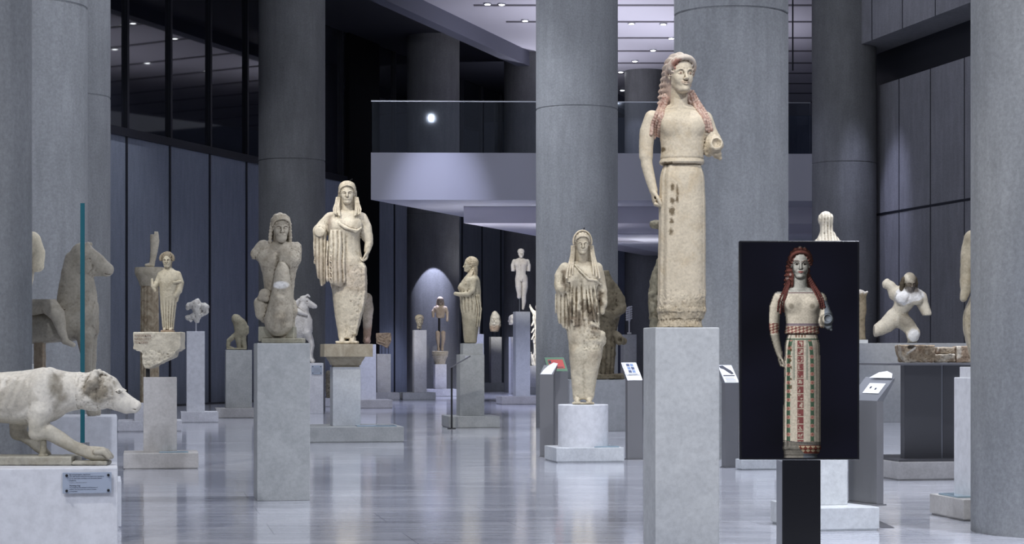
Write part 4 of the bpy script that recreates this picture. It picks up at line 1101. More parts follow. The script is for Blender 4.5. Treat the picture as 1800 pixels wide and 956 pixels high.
    H.add(loft([R(478, 1000, 1047, 10, 8), R(462, 1004, 1042, 11, 10), R(440, 1007, 1040, 9, 12), R(425, 1009, 1038, 6, 12)], 2.3, lambda a, z, x, y: .6*np.cos(a*14), 4), 6)
    H.rough(.25, .4)
    H.build('hair', M['statue'], root, srgb(196, 184, 160), sc=sc)
    for s_ in (-1, 1):
        for k in range(3):
            x0 = s_*(14+2.2*k)
            q = [(x0-.5, -3-1*k+2, 276), (x0+s_*1.5, -6, 262), (x0+s_*(3+1*k), -13, 247), (x0+s_*(4+2.5*k), -22, 234-2*k), (x0+s_*(4+3.2*k), -25, 222-3*k+4)]
            a = np.array(q); B = Sculpt(a.min(0)-4, a.max(0)+4, .7); B.add(strand(q, 2.0, .14, 3.6)); B.rough(.25, .5)
            B.build('braid', M['statue'], root, srgb(200, 188, 164), sc=sc)
    MB().tube([(0, 0, 301/S_), (.02, 0, 309/S_)], .006).build('iron_spike', M['rod'], root)
    settle(root)
statue_plaits()
# ------------------------------------------------------------------ kore seen in profile, facing left
def statue_profile():
    P = p_prof; u0, v0 = 829, 603.5; A, R = AX(u0, v0), RX(u0, v0); root, S_ = fig(P, u0, v0, 'marble kore seen in profile facing left, long hair down her back'); sc = 1/S_
    S = Sculpt((-32, -28, 0), (24, 28, 154), .7)
    f = lambda a, z, x, y: .8*np.cos(a*16)*np.clip((100-z)/20, 0, 1)*np.clip((z-50)/10, 0, 1)
    S.add(loft([R(604, 816, 838, 0, 13), R(585, 814, 840, 0, 15), R(560, 812, 843, 0, 18), R(540, 810, 845, 0, 19), R(522, 809, 845, 0, 19), R(508, 807.5, 845, 0, 20), R(498, 810, 844, 0, 22), R(490, 815, 842, 0, 21), R(484, 820, 838, 0, 14), R(478, 824, 834, 0, 9)], 2.3, f, 3))
    for sy in (-1, 1):
        S.add(ell(A(812, 506, sy*8), (7, 7, 6)), 6)
        S.add(limb([A(833, 494, sy*20), A(831, 512, sy*22), A(825, 518, sy*21), A(808, 519, sy*18)], [5.5, 4.8, 4.2, 3.4]), 4)
    S.add(limb([A(808, 519, -18), A(801, 517.5, -17)], [4, 3.4]), 1)
    for k in range(5): S.add(limb([A(842-4*k, 520, -18), A(846-4*k, 545, -15), A(843-4*k, 575, -13)], [1.4, 1.6, 1]), 1.5)
    S.rough(.6, .12); S.rough(.3, .3)
    hf = frame(A(826.5, 479, 0), rz=-82, s=26.5)
    head(S, hf, smile=.03)
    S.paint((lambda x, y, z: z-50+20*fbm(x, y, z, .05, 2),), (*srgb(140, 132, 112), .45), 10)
    S.build('body', M['statue'], root, srgb(204, 194, 168), sc=sc)
    H = Sculpt((-24, -20, 96), (24, 20, 156), .6)
    hair_cap(H, hf, 1.0, 26, .010, .035, (.29, .42))
    H.add(limb([(math.sin(t)*.40, -.05, .62+.40*math.cos(t)) for t in np.linspace(-1.7, 1.7, 13)], .03), .01*26, hf)
    for k in range(4): H.add(strand([A(832+1.5*k, 474, -10+5*k), A(836, 490, -11+5*k), A(836+1.5*k, 506, -12+6*k)], 2.3, .14, 3.4, 1), .6)
    for k in range(3): H.add(strand([A(828+2*k, 476, -9-k), A(824+2*k, 488, -16-k), A(819+3*k, 501, -20)], 1.6, .14, 3, 1), .5)
    H.rough(.25, .5)
    H.build('hair', M['statue'], root, srgb(200, 186, 158), sc=sc)
    settle(root)
statue_profile()

# ------------------------------------------------------------------ inscribed block with a small draped statue
def small_kore():
    P = p_small
    u0, v0 = 280, 663; A = AX(u0, v0); S_ = F/P.y; sc = 1/S_
    zb = P.ztop
    blk = empty('inscribed_block', (wx(u0, P.y), P.y, zb), 0, 'inscribed beige stone block with a broken tapering underside, on the grey pedestal', 'stone block')
    S = Sculpt((-46, -30, 10), (46, 30, 84), .8)
    poly = [A(*q)[::2] for q in ((238.5, 584), (321.5, 584), (321.5, 613), (312, 619), (309, 627), (292, 635), (277, 642), (266, 648), (258, 647), (255, 636), (254, 622), (250, 618), (239, 614))]
    S.add(extr(poly, -26, 26, 2)); S.rough(.9, .12); S.rough(1.5, .2, A(240, 650, -40), A(318, 618, 40))
    S.cut(limb([A(291, 586, -27), A(286, 600, -27), A(288, 622, -27)], .7), .6)
    S.build('block', M['statue'], blk, srgb(206, 198, 178), sc=sc)
    for k, t in enumerate(('ΑΝΕΘΕΚΕΝ', 'ΝΑΥΛΟΧΟΣ', 'ΤΕΙΚΟΡΕΙ')):
        build_text('lettering', t, .030, flat('worn_red_letters', srgb(132, 104, 88), .7) if k == 0 else bpy.data.materials['worn_red_letters'], blk, ((241-u0)*sc, -27.3*sc, (v0-592-6.2*k)*sc), (PI/2, 0, 0))
    MB().box((257-u0)*sc, (263-u0)*sc, -.02, .02, 0, 22*sc).build('mount', M['rod'], blk)
    u0, v0 = 296, 584; A, R = AX(u0, v0), RX(u0, v0)
    root = empty('statue', (wx(u0, P.y), P.y-.01, wz(584, P.y)), 0, 'little draped marble woman with thick rolled hair, standing on the inscribed block', 'statue')
    S = Sculpt((-30, -22, 0), (30, 22, 146), .65)
    f = lambda a, z, x, y: .7*np.cos(a*15)*np.clip((60-z)/16, 0, 1)
    S.add(loft([R(581, 287, 305, 0, 10), R(570, 286, 306, 0, 11), R(550, 284, 308, 0, 12), R(530, 282, 311, 0, 13), R(515, 281, 312, 0, 14), R(500, 280, 315, 0, 15), R(488, 279, 317, 0, 14), R(480, 281, 314, 0, 12), R(474, 287, 306, 0, 9), R(470, 290, 301, 0, 6)], 2.3, f, 3))
    S.add(limb([A(283, 485), A(278, 497, -2), A(272, 504, -6)], [6.5, 5.5, 4.5]), 3); S.add(limb([A(269, 492, -8), A(270, 504, -8), A(274, 512, -7)], [1.6, 3, 2.5]), 1)
    S.add(limb([A(312, 484), A(317, 498, -2), A(316, 512, -5), A(310, 520, -6)], [7, 7, 5.5, 4]), 3); S.add(limb([A(316, 505, -4), A(312, 530, -3)], [4, 2]), 2); S.add(limb([A(308, 498, -12), A(318, 496, -8)], 2.4), 1.5)
    S.cut(limb([A(296, 535, -15), A(296, 576, -12)], 1.2), 2)
    for u in (291, 301): S.add(limb([A(u, 578, -4), A(u, 581, -11), A(u, 582, -14)], [3.4, 2.8, 2]), 1.2)
    S.add(slab(A(296, 583, -3), (11, 12, 1.4), .6), .6)
    S.rough(.5, .14); S.rough(.3, .35)
    hf = frame(A(295, 472, -4), rz=0, s=28); head(S, hf, wide=1.0)
    for s_ in (-1, 1): S.paint(ell((s_*.125, -.37, .472), (.06, .06, .035)), (*srgb(70, 62, 56), .7), .5, hf)
    S.paint((lambda x, y, z: z-4+0*x,), (*srgb(150, 120, 96), .7), 1.5)
    S.build('body', M['statue'], root, srgb(206, 196, 170), sc=sc)
    H = Sculpt((-18, -18, 100), (18, 22, 148), .55)
    hair_cap(H, hf, 1.0, 22, .01, .05, (.29, .40))
    H.add(limb([(.40*math.sin(t), -.12+.05*math.cos(t), .58+.34*math.cos(t)) for t in np.linspace(-1.8, 1.8, 15)], .10), .02*28, hf)
    H.rough(.3, .45); H.build('hair', M['statue'], root, srgb(150, 138, 116), sc=sc)
    settle(root)
small_kore()

# ------------------------------------------------------------------ fluted column with a leg fragment on top
def fluted():
    P = p_flute; Y = P.y; S_ = F/Y; x = lambda u: wx(u, Y)
    root = empty('fluted_column', (wx(263, Y), Y, P.ztop), 0, 'slim brownish fluted stone column with a round capital, behind the little draped statue', 'column')
    zc = wz(503, Y)-P.ztop; r = 16.5/S_
    fl = lambda a, z: .07*(.5-.5*math.cos(a*16))**.5
    MB().lathe([(r*1.03, 0), (r, zc*.5), (r*.96, zc)], 160, flute=fl).build('shaft', M['limestone'], root, smooth=True)
    k = 1/S_
    MB().lathe([(r*.98, zc), (r*1.06, zc+2*k), (19*k, zc+8*k), (24*k, zc+18*k), (25.5*k, zc+21*k), (25.5*k, zc+22*k), (26*k, zc+22*k), (26*k, zc+32*k), (25.4*k, zc+33*k)], 64).build('capital', M['limestone_pale'], root, smooth=True)
    u0, v0 = 270, 470; A = AX(u0, v0)
    o = empty('leg_fragment', (wx(u0, Y), Y, P.ztop+zc+33*k), 0, 'marble lower leg fragment standing on top of the fluted column', 'marble fragment')
    S = Sculpt((-16, -14, -1), (14, 12, 60), .6)
    S.add(limb([A(271, 412), A(272, 424), A(271, 442), A(268, 460), A(267, 467)], [7.5, 8, 6.5, 4.8, 5]), 2)
    S.add(limb([A(267, 467), A(258, 468, -6)], [4, 2.4]), 2); S.cut(slab(A(266, 411), (6, 20, 3)), 1); S.rough(.7, .2)
    S.build('leg', M['statue'], o, srgb(210, 200, 178), sc=k); settle(o)
M['limestone'] = slab_marble('brown_fluted_stone', srgb(132, 116, 92), srgb(186, 172, 146), .8, 2.0, .75)
M['limestone_pale'] = slab_marble('pale_capital_stone', srgb(170, 160, 138), srgb(200, 190, 168), .85, 2.0, .7)
fluted()

def simple(P, u0, v0, label, name, lo, hi, h, fn, base, mat='statue', cat='marble fragment', Y=None, z=None, rods=(), rodmat='rod', base_z=0, part='stone'):
    Y = Y or P.y
    root = empty(name, (wx(u0, Y), Y, P.ztop if z is None else z), 0, label, cat); k = Y/F
    S = Sculpt(lo, hi, h); fn(S, AX(u0, v0), RX(u0, v0)); S.build(part, M[mat], root, base, sc=k)
    for ua, va, ub, vb, r in rods:
        MB().tube([((ua-u0)*k, 0, (v0-va)*k), ((ub-u0)*k, 0, (v0-vb)*k)], r*k).build('mounting_rod', M[rodmat], root)
    settle(root)
    return root
CREAM, GREYW, PALE = srgb(210, 200, 178), srgb(206, 206, 208), srgb(222, 218, 208)
def f_wing(S, A, R):
    S.add(limb([A(345, 533), A(347, 548), A(346, 563)], [7, 8, 4.5]))
    S.add(limb([A(341, 536), A(332, 537), A(330, 542)], [6, 5, 3]), 3); S.add(limb([A(352, 538), A(360, 540), A(363, 548)], [6, 7, 4]), 3)
    S.add(limb([A(340, 556), A(330, 558), A(336, 563)], [6, 4, 3]), 3); S.add(limb([A(351, 553), A(362, 550)], [5, 3]), 2); S.add(ell(A(347, 530), (5, 5, 5)), 2)
    S.rough(1.6, .18); S.rough(.6, .4)
simple(p_wing, 344, 582, 'chipped winged marble fragment held on a thin rod above a slim white pedestal', 'winged_fragment', (-22, -12, 14), (24, 12, 60), .6, f_wing, PALE, 'statue_pale', rods=((344.5, 582, 344.5, 558, 1.4),), rodmat='pale_rod')
def f_bent(S, A, R):
    S.add(limb([A(416, 562), A(424, 572), A(427, 585)], [8, 9.5, 8]), 4); S.add(limb([A(414, 560), A(420, 580), A(420, 600), A(421, 614)], [6, 8, 6, 4]), 3)
    S.add(limb([A(424, 585), A(412, 592), A(402, 600), A(401, 611), A(409, 614)], [6, 5, 4, 3, 3]), 3)
    S.add(limb([A(427, 568), A(434, 577), A(435, 586)], [5, 4, 2.5]), 3); S.add(limb([A(427, 590), A(430, 613)], [6, 4]), 3); S.rough(.9, .14); S.rough(.4, .35)
    S.add(slab(A(416, 614), (17, 8, 1.5), .5), .5)
simple(p_bent, 418, 615, 'headless bent greenish stone figure stepping forward, near the dark wall', 'figure_fragment', (-22, -14, 0), (24, 14, 66), .6, f_bent, srgb(158, 152, 130))
def f_leg(S, A, R):
    S.add(limb([A(645, 528), A(647, 545), A(646, 570), A(645, 590), A(645, 600)], [9, 9.5, 8, 6.5, 7]), 3); S.add(ell(A(644, 526, -3), (9.5, 10, 10)), 4)
    S.add(limb([A(645, 598, -2), A(645, 601, -12)], [6, 4]), 2); S.cut(limb([A(644, 594, -8), A(644, 604, -8)], 1.2), 1); S.rough(1.0, .12); S.rough(.5, .3)
    S.paint((lambda x, y, z: z-30+12*fbm(x, y, z, .1, 2),), (*srgb(140, 104, 78), .7), 8)
simple(p_leg, 645, 604, 'single marble knee and shin with brown stains, behind the tall kore', 'leg_fragment', (-16, -18, -1), (16, 16, 90), .7, f_leg, srgb(204, 190, 166))
def f_rel(S, A, R):
    S.add(extr([A(*q)[::2] for q in ((661, 586), (687, 585), (688, 598), (685, 606), (681, 612), (675, 609), (668, 606), (662, 604))], -5, 5, 1)); S.rough(1.2, .2)
    S.cut(limb([A(668, 592, -6), A(676, 596, -6), A(682, 592, -6)], 1.6), 1); S.add(limb([A(666, 600, -5), A(676, 603, -5)], 1.8), 1)
simple(p_rel, 675, 622, 'broken beige relief slab held on four thin rods', 'relief_fragment', (-18, -10, 6), (18, 10, 40), .55, f_rel, srgb(190, 170, 148), 'statue_rough', rods=[(u, 622, u, 604, .5) for u in (665, 671, 677, 683)])
def f_head(S, A, R):
    hf = frame(A(737.5, 573.5, 0), rz=14, s=20); head(S, hf, neck=False); S.add(limb([(0, .07, .2), (0, .1, -.12)], [.2, .22]), .06*20, hf)
    S.add(ell((0, .08, .72), (.40, .47, .33)), .02*20, hf); S.cut(ell((0, -.52, .34), (.31, .45, .46)), .4, hf); head(S, hf, neck=False, ears=False); S.rough(.3, .4)
    S.paint((lambda x, y, z: y*1.0+4+4*fbm(x, y, z, .2, 2)-np.abs(z-8)*0,), (*srgb(70, 66, 62), .0), 1)
simple(p_head, 737.5, 580, 'small weathered marble head with a cap of hair on a slim white pedestal', 'head_fragment', (-12, -13, 3), (12, 14, 30), .45, f_head, srgb(196, 186, 164), rods=((737.5, 580, 737.5, 573, 1.2),))
# small torso over separate legs on a round capital
k_ = p_tors.y/F
cp = empty('round_capital', (p_tors.x, p_tors.y, p_tors.ztop), 0, 'small round carved capital on a white pedestal, under the pair of legs', 'capital')
MB().lathe([(9*k_, 0), (9.5*k_, 3*k_), (10.5*k_, 8*k_), (13.5*k_, 13*k_), (14*k_, 15*k_), (13.2*k_, 16*k_), (14.4*k_, 17*k_), (14.6*k_, 22.6*k_), (14*k_, 23*k_)], 48).build('capital', M['limestone_pale'], cp, smooth=True)
def f_tors(S, A, R):
    S.add(loft([R(560, 767, 781, 0, 5), R(552, 766, 782, 0, 6), R(544, 764, 784, 0, 7), R(539, 766, 782, 0, 6), R(536, 770, 778, 0, 4)], 2.3, None, 2))
    S.add(limb([A(765, 542), A(761.5, 548), A(761.5, 557)], [3.2, 3, 2.4]), 1.5); S.add(limb([A(783, 542), A(786, 550), A(786.5, 559, -2), A(786, 564, -3)], [3.2, 2.8, 2.2, 2.5]), 1.5)
    hf = frame(A(774, 536.5, -1), rz=10, s=14); head(S, hf); S.add(ell((0, .10, .68), (.40, .48, .36)), .3, hf); S.cut(ell((0, -.55, .34), (.31, .48, .42)), .3, hf); head(S, hf, neck=False)
    S.add(limb([(-.34, .1, .5), (-.42, .15, -.2)], .14), .5, hf); S.add(limb([(.34, .1, .5), (.42, .15, -.2)], .14), .5, hf)
    S.rough(.4, .3)
    for a, b in ((769, 770.5), (778.5, 777)): S.add(limb([A(a+.6, 586, 0), A(a+.8, 597, -1), A(b+.5, 610, 0), A(b+.5, 615, -1)], [4.2, 3.6, 2.3, 2.4]), 1); S.add(limb([A(b+.5, 615.6, -1), A(b+.5, 616, -5)], [2, 1.5]), 1)
simple(p_tors, 774, 617, 'small marble youth in two pieces, torso on a black post above his legs', 'statue', (-16, -9, -1), (16, 9, 98), .5, f_tors, srgb(176, 160, 142), cat='statue', z=p_tors.ztop+23*k_, rods=((772, 617, 772, 556, 2.1),), part='body')
def f_frag(S, A, R):
    S.add(loft([R(583, 862, 876, 0, 6), R(574, 860, 880, 0, 8), R(564, 861, 880, 0, 9), R(556, 863, 879, 0, 9), R(549, 866, 874, 0, 7), R(546.5, 868, 872, 0, 4)], 2.2, None, 2)); 
    hf = frame(A(870, 571, -2), rz=-8, s=21); head(S, hf, neck=False, ears=False)
    S.cut(limb([A(858, 566, -2), A(862, 552, -10)], 2), 1); S.cut(limb([A(880, 584), A(873, 586)], 3), 1); S.rough(.9, .2); S.rough(.4, .5)
    S.paint((lambda x, y, z: np.abs(z-14)-5+5*fbm(x, y, z, .2, 2),), (*srgb(196, 160, 132), .6), 2)
simple(p_frag, 870, 592, 'pale veiled marble bust fragment on two thin rods', 'bust_fragment', (-13, -14, 6), (13, 12, 48), .5, f_frag, PALE, 'statue_pale', rods=((866, 592, 866, 580, .5), (873, 592, 873, 580, .5)))
def f_youth(S, A, R):
    S.add(loft([R(494, 906.5, 926, 0, 7), R(488, 906, 927, 0, 7.5), R(478, 907, 925, 0, 7), R(468, 905, 927, 0, 8), R(461, 903, 928, 0, 8), R(456, 905, 926, 0, 6), R(453, 911, 919, 0, 4)], 2.3, None, 2))
    for s_ in (-1, 1): S.add(ell(A(915.5+s_*5.5, 463.5, -5), (5.5, 3.5, 4.5)), 2.5)
    S.add(limb([A(904, 459), A(901.5, 466), A(901.8, 475)], [3.8, 3.6, 3.2]), 2); S.add(limb([A(927, 459), A(929.5, 466), A(929.5, 475)], [3.8, 3.6, 3.2]), 2)
    S.cut(slab(A(901, 479.5), (6, 9, 3)), .5); S.cut(slab(A(930, 479.5), (6, 9, 3)), .5)
    S.add(limb([A(911.5, 491, 0), A(911.5, 503, -1.5), A(912.8, 516, -1), A(912.5, 521)], [5.8, 5.6, 4, 3.8]), 2)
    S.add(limb([A(922, 491, 0), A(922.5, 503, 0), A(921, 519, .5), A(921, 530, 1.5), A(919.5, 542, 1)], [5.8, 5.6, 4, 3.8, 2.2]), 2)
    S.add(limb([A(916, 490, -6.5), A(916.5, 494, -7)], [1.4, 1.2]), .8); S.cut(limb([A(915.5, 466, -8.6), A(915.8, 486, -8)], .5), 1)
    hf = frame(A(916, 453, -1), rz=8, s=16); head(S, hf); S.add(ell((0, .08, .70), (.39, .47, .34)), .3, hf); S.cut(ell((0, -.52, .34), (.30, .45, .46)), .3, hf); head(S, hf, neck=False)
    S.rough(.2, .4)
simple(p_youth, 915.5, 547.5, 'pale standing nude marble youth without forearms, on the tallest rear pedestal', 'statue', (-18, -12, 2), (18, 12, 114), .5, f_youth, srgb(232, 226, 216), 'statue_pale', cat='statue', rods=((913.2, 547.5, 913.2, 520, .9),), rodmat='steel_mid', part='body')
def f_whead(S, A, R):
    hf = frame(A(901, 571, 0), rz=-70, s=18); head(S, hf, neck=False); S.add(ell((0, .08, .70), (.40, .47, .34)), .3, hf); S.rough(.4, .3)
simple(p_hid, 902, 592, 'white marble head peeping out left of the youth pedestal', 'head_fragment', (-12, -12, 12), (12, 12, 42), .5, f_whead, PALE, 'plaster', rods=((902, 592, 902, 572, .8),))
def f_nike(S, A, R):
    S.add(loft([R(642, 936, 956, 0, 8), R(620, 934, 957, 0, 8), R(595, 937, 954, 0, 8), R(570, 938, 956, 0, 9), R(555, 937, 957, 0, 9), R(546, 942, 952, 0, 6)], 2.2, lambda a, z, x, y: .7*np.cos(a*9+z*.2), 3))
    S.add(limb([A(941, 552), A(936, 546), A(932, 539), A(931.5, 535)], [4.5, 3, 1.8, 1.2]), 2); S.add(ell(A(947, 540), (6, 6.5, 8)), 2)
    for k in range(5): S.add(limb([A(938, 566+12*k, -5), A(934.5, 572+12*k, -7)], [2, 1.2]), 1)
    S.cut(ell(A(936, 612, -4), (2.5, 14, 12)), 1); S.rough(.8, .25)
simple(p_nike, 946, 643, 'bright white winged figure half hidden by the middle column', 'statue', (-17, -12, 0), (14, 12, 112), .6, f_nike, PALE, 'plaster', cat='statue', part='body')
simple(p_slim, 841, 587, 'small white marble sliver standing behind the profile kore', 'marble_sliver', (-4, -4, -1), (4, 4, 20), .5, lambda S, A, R: (S.add(slab(A(841, 578.5), (2.3, 2.3, 9), .6)), S.rough(.4, .3)), PALE, 'plaster')
def f_spir(S, A, R):
    S.add(limb([A(1106, 589), A(1106, 560)], 1.2)); S.add(slab(A(1106, 587.5), (3.6, 3.6, 1.6), .5), .5)
    for k in range(6): S.add(limb([A(1101.5, 563-4*k+1, -1), A(1110, 561-4*k, 1)], 1.8), 1)
    S.add(limb([A(1106, 565), A(1106, 542)], 2.2), 1)
simple(p_spir, 1106, 588, 'thin white twisted finial fragment on a small grey pedestal', 'finial_fragment', (-8, -6, -1), (8, 6, 50), .5, f_spir, GREYW, 'plaster')

# ------------------------------------------------------------------ dark weathered statue on the broad block
def f_seat(S, A, R):
    S.add(loft([R(664, 1040, 1078, 0, 20), R(640, 1040, 1080, 0, 20), R(600, 1039, 1082, 0, 20), R(575, 1036, 1085, 0, 21), R(555, 1034, 1090, 0, 22), R(535, 1036, 1088, 0, 22), R(515, 1040, 1083, 0, 20), R(500, 1044, 1080, 0, 17), R(488, 1052, 1074, 0, 12), R(478, 1056, 1070, 0, 8)], 2.2, lambda a, z, x, y: 1.1*np.cos(a*13)*np.clip((100-z)/30, 0, 1), 3))
    S.add(limb([A(1078, 508), A(1089, 528, -4), A(1092, 545, -10), A(1078, 556, -20), A(1060, 552, -22)], [9, 9, 9, 7, 6]), 4)
    S.add(limb([A(1046, 508), A(1036, 528, -4), A(1034, 545, -10), A(1050, 556, -20)], [9, 9, 9, 7]), 4)
    S.add(limb([A(1082, 590, -8), A(1088, 600, -12)], [7, 9]), 3); S.cut(ell(A(1089, 600, -22), (5, 6, 6)), 2); S.add(ell(A(1096, 602, -4), (6, 7, 7)), 3)
    S.add(slab(A(1064, 664), (32, 24, 4.5), 1.5), 1); S.rough(1.8, .09); S.rough(.7, .25)
simple(p_seat, 1062, 668, 'dark brown weathered headless draped statue behind the plaited kore', 'statue', (-36, -34, 0), (44, 30, 194), .9, f_seat, srgb(124, 114, 92), 'statue_rough', cat='statue', part='body')
# ------------------------------------------------------------------ figure almost wholly hidden by the tallest one
def f_hidden(S, A, R):
    S.add(loft([R(660, 1158, 1212, 0, 22), R(620, 1156, 1214, 0, 22), R(580, 1158, 1212, 0, 23), R(540, 1160, 1210, 0, 23), R(500, 1162, 1208, 0, 22), R(470, 1158, 1210, 0, 22), R(450, 1166, 1204, 0, 18), R(436, 1174, 1194, 0, 12)], 2.2, lambda a, z, x, y: 1.2*np.cos(a*12), 3))
    S.add(limb([A(1164, 462), A(1153, 490), A(1147, 520, -6), A(1148, 560, -10), A(1150, 584, -10)], [10, 9, 8.5, 8.5, 7]), 4)
    S.add(limb([A(1204, 462), A(1214, 490), A(1216, 520)], [10, 9, 8]), 4)
    hf = frame(A(1184, 428, -4), s=44); head(S, hf); S.add(ell((0, .10, .66), (.42, .50, .38)), 2, hf); S.cut(ell((0, -.52, .34), (.31, .45, .46)), 1, hf); S.add(limb([A(1174, 400, 4), A(1160, 397, 4), A(1149, 396, 2)], [9, 8.5, 7.5]), 5); S.rough(2.4, .14); S.rough(.8, .3)
ph = ped('pedestal hidden behind the large pale block, under the figure with the bent elbow', (1150, 1218, 660), .4, None, mat='ped_grey', Y=26.0)
simple(ph, 1184, 660, 'weathered figure mostly hidden behind the tallest kore, elbow showing on the left', 'statue', (-46, -34, 0), (36, 30, 276), 1.2, f_hidden, srgb(150, 142, 118), 'statue_rough', cat='statue', part='body')
# ------------------------------------------------------------------ long haired statue behind the screen, seen from the back
def f_veil(S, A, R):
    S.add(loft([R(640, 1432, 1482, 0, 26), R(580, 1430, 1484, 0, 28), R(520, 1424, 1488, 0, 30), R(470, 1424, 1488, 0, 28), R(440, 1428, 1484, 0, 25), R(425, 1432, 1478, 0, 20), R(418, 1438, 1472, 0, 16), R(408, 1441, 1466, 1, 13), R(398, 1441, 1464, 1, 13), R(390, 1439, 1465, 0, 15), R(382, 1439, 1465, 0, 15), R(376, 1443, 1460, 0, 11), R(372.5, 1448, 1456, 0, 5)], 2.2, lambda a, z, x, y: .6*np.cos(x*1.1), 3))
    S.cut(limb([A(1444, 383, -15), A(1452, 379, -16), A(1460, 383, -15)], 1.2), 2); S.rough(1.0, .15); S.rough(.4, .35)
simple(p_veil, 1456, 640, 'pale statue with long hair seen from behind over the top of the black screen', 'statue', (-40, -38, 0), (40, 38, 272), 1.1, f_veil, srgb(214, 206, 188), cat='statue', part='body')
# ------------------------------------------------------------------ half hidden statue by the right column
def f_right(S, A, R):
    S.add(loft([R(645, 1710, 1790, 0, 34), R(620, 1705, 1795, 0, 36), R(590, 1697, 1803, 0, 40), R(560, 1695, 1805, 0, 40), R(545, 1697, 1803, 0, 38), R(520, 1708, 1792, 0, 34), R(480, 1708, 1792, 0, 34), R(440, 1704, 1796, 0, 36), R(420, 1706, 1794, 0, 32), R(408, 1722, 1778, 0, 24), R(402, 1735, 1765, 0, 16)], 2.3, lambda a, z, x, y: 1.0*np.cos(a*14)*np.clip((110-z)/20, 0, 1), 4))
    for s_ in (-1, 1):
        c = lambda u, v, y=0: (s_*(1750-u), y, 645-v)
        S.add(limb([c(1711, 422), c(1703, 450, -2), c(1699, 480, -5), c(1697, 505, -9)], [17, 14.5, 12.5, 11]), 8)
        S.add(limb([c(1696, 507, -10), c(1692, 520, -14), c(1690, 526, -16)], [9, 7.5, 6.5]), 2)
    S.add(limb([A(1750, 412), A(1750, 380)], [16, 15]), 6); S.rough(1.1, .08); S.rough(.5, .25)
    S.paint((lambda x, y, z: 10+30*fbm(x, y, z, .03, 3)+0*x,), (*srgb(120, 110, 88), .45), 10)
simple(p_arm, 1750, 645, 'marble statue of which one arm and hip show left of the big right column', 'statue', (-70, -44, 0), (70, 42, 266), 1.3, f_right, srgb(190, 180, 158), cat='statue', part='body')
# ------------------------------------------------------------------ small rearing horse
def f_mare(S, A, R):
    fx = frame((0, 0, 0), ry=90)
    T = lambda u, vt, vb, ry: (u-545, -(638-(vt+vb)/2), 0, (vb-vt)/2, ry)
    S.add(loft([T(478, 560, 606, 13), T(495, 556, 608, 17), T(515, 552, 606, 17), T(532, 550, 600, 15), T(545, 556, 592, 12), T(549, 564, 586, 8)], 2.2), 3, fx)
    S.add(limb([A(528, 560), A(532, 545), A(533, 532)], [14, 11, 8]), 5); S.add(limb([A(534, 529), A(544, 535), A(554, 541)], [7.5, 5, 3.6]), 3); S.add(limb([A(536, 536), A(550, 542)], [5, 3]), 2)
    for sy in (-1, 1):
        S.add(limb([A(536, 525, sy*3), A(541, 521, sy*4), A(544, 524, sy*4)], [2.4, 2, 1.2]), 1)
        S.add(limb([A(540, 588, sy*8), A(546, 600, sy*8), A(549, 611, sy*8), A(547, 624, sy*8), A(547, 632, sy*8)], [8, 4.5, 3.2, 2.6, 3]), 3); S.add(limb([A(547, 633, sy*8), A(550, 637, sy*8)], [3.4, 3.6]), 1)
        S.add(limb([A(485, 595, sy*9), A(492, 612, sy*9), A(484, 622, sy*9), A(488, 636, sy*9)], [11, 6, 4, 4]), 4)
        S.cut(ell(A(541, 532, sy*6.5), (1.6, 1.6, 1.2)), .6)
    S.add(limb([A(522, 548, -12), A(530, 552, -15), A(540, 556, -14)], [5, 4, 2.5]), 2); S.add(limb([A(518, 540, -6), A(526, 530, -6)], [6, 3]), 3)
    S.rough(.7, .15); S.rough(.3, .4)
simple(p_mare, 545, 638, 'small white marble horse with raised head, standing behind the rider bust', 'horse_statue', (-72, -20, -1), (14, 20, 120), .7, f_mare, srgb(216, 212, 206), 'statue_pale', cat='statue', part='body')
k_ = p_mare.y/F
def mare_plaque():
    yf = -.2-.012; a, b = lx_at(p_mare.o.location.to_2d(), yf, 547.5, ROT), lx_at(p_mare.o.location.to_2d(), yf, 566, ROT)
    z1, z0 = wz(642, 38), wz(658, 38)
    pl = MB().box(a, b, yf-.008, yf, z0, z1, .002).build('information_plaque', M['plate2'], p_mare.o)
    for fx_ in (.12, .88):
        for fz in (.15, .85): MB().box(a+(b-a)*fx_-.008, a+(b-a)*fx_+.008, yf-.013, yf-.008, z0+(z1-z0)*fz-.008, z0+(z1-z0)*fz+.008).build('screw', M['rod'], pl)
    m = MB()
    for r, wd in enumerate((.5, .62, .62, .4)): m.box(a+(b-a)*.2, a+(b-a)*(.2+wd), yf-.011, yf-.008, z1-(z1-z0)*(.30+.16*r)-.007, z1-(z1-z0)*(.30+.16*r)+.004)
    m.build('print', M['mesh_grey'], pl)
mare_plaque()
# rough little fragment on its plinth behind the tall kore
pz = ped('low plinth under the small rough stone, behind the tall pillar', None, 0, (570, 592, 700, 715), .5, 'ped_white', 'ped_white', name='plinth', cat='plinth')
def f_lion(S, A, R):
    S.add(limb([A(580, 698), A(580, 680), A(579, 664)], [7, 8, 6]), 3); S.add(ell(A(578, 660, -3), (5, 6, 6)), 2); S.add(ell(A(583, 690, -4), (6, 5, 8)), 2); S.rough(1.6, .2); S.rough(.8, .5)
simple(pz, 580, 700, 'small rough greyish stone on a low plinth, between two pedestals', 'marble_fragment', (-12, -14, -1), (12, 14, 52), .6, f_lion, srgb(150, 142, 124), 'statue_rough')
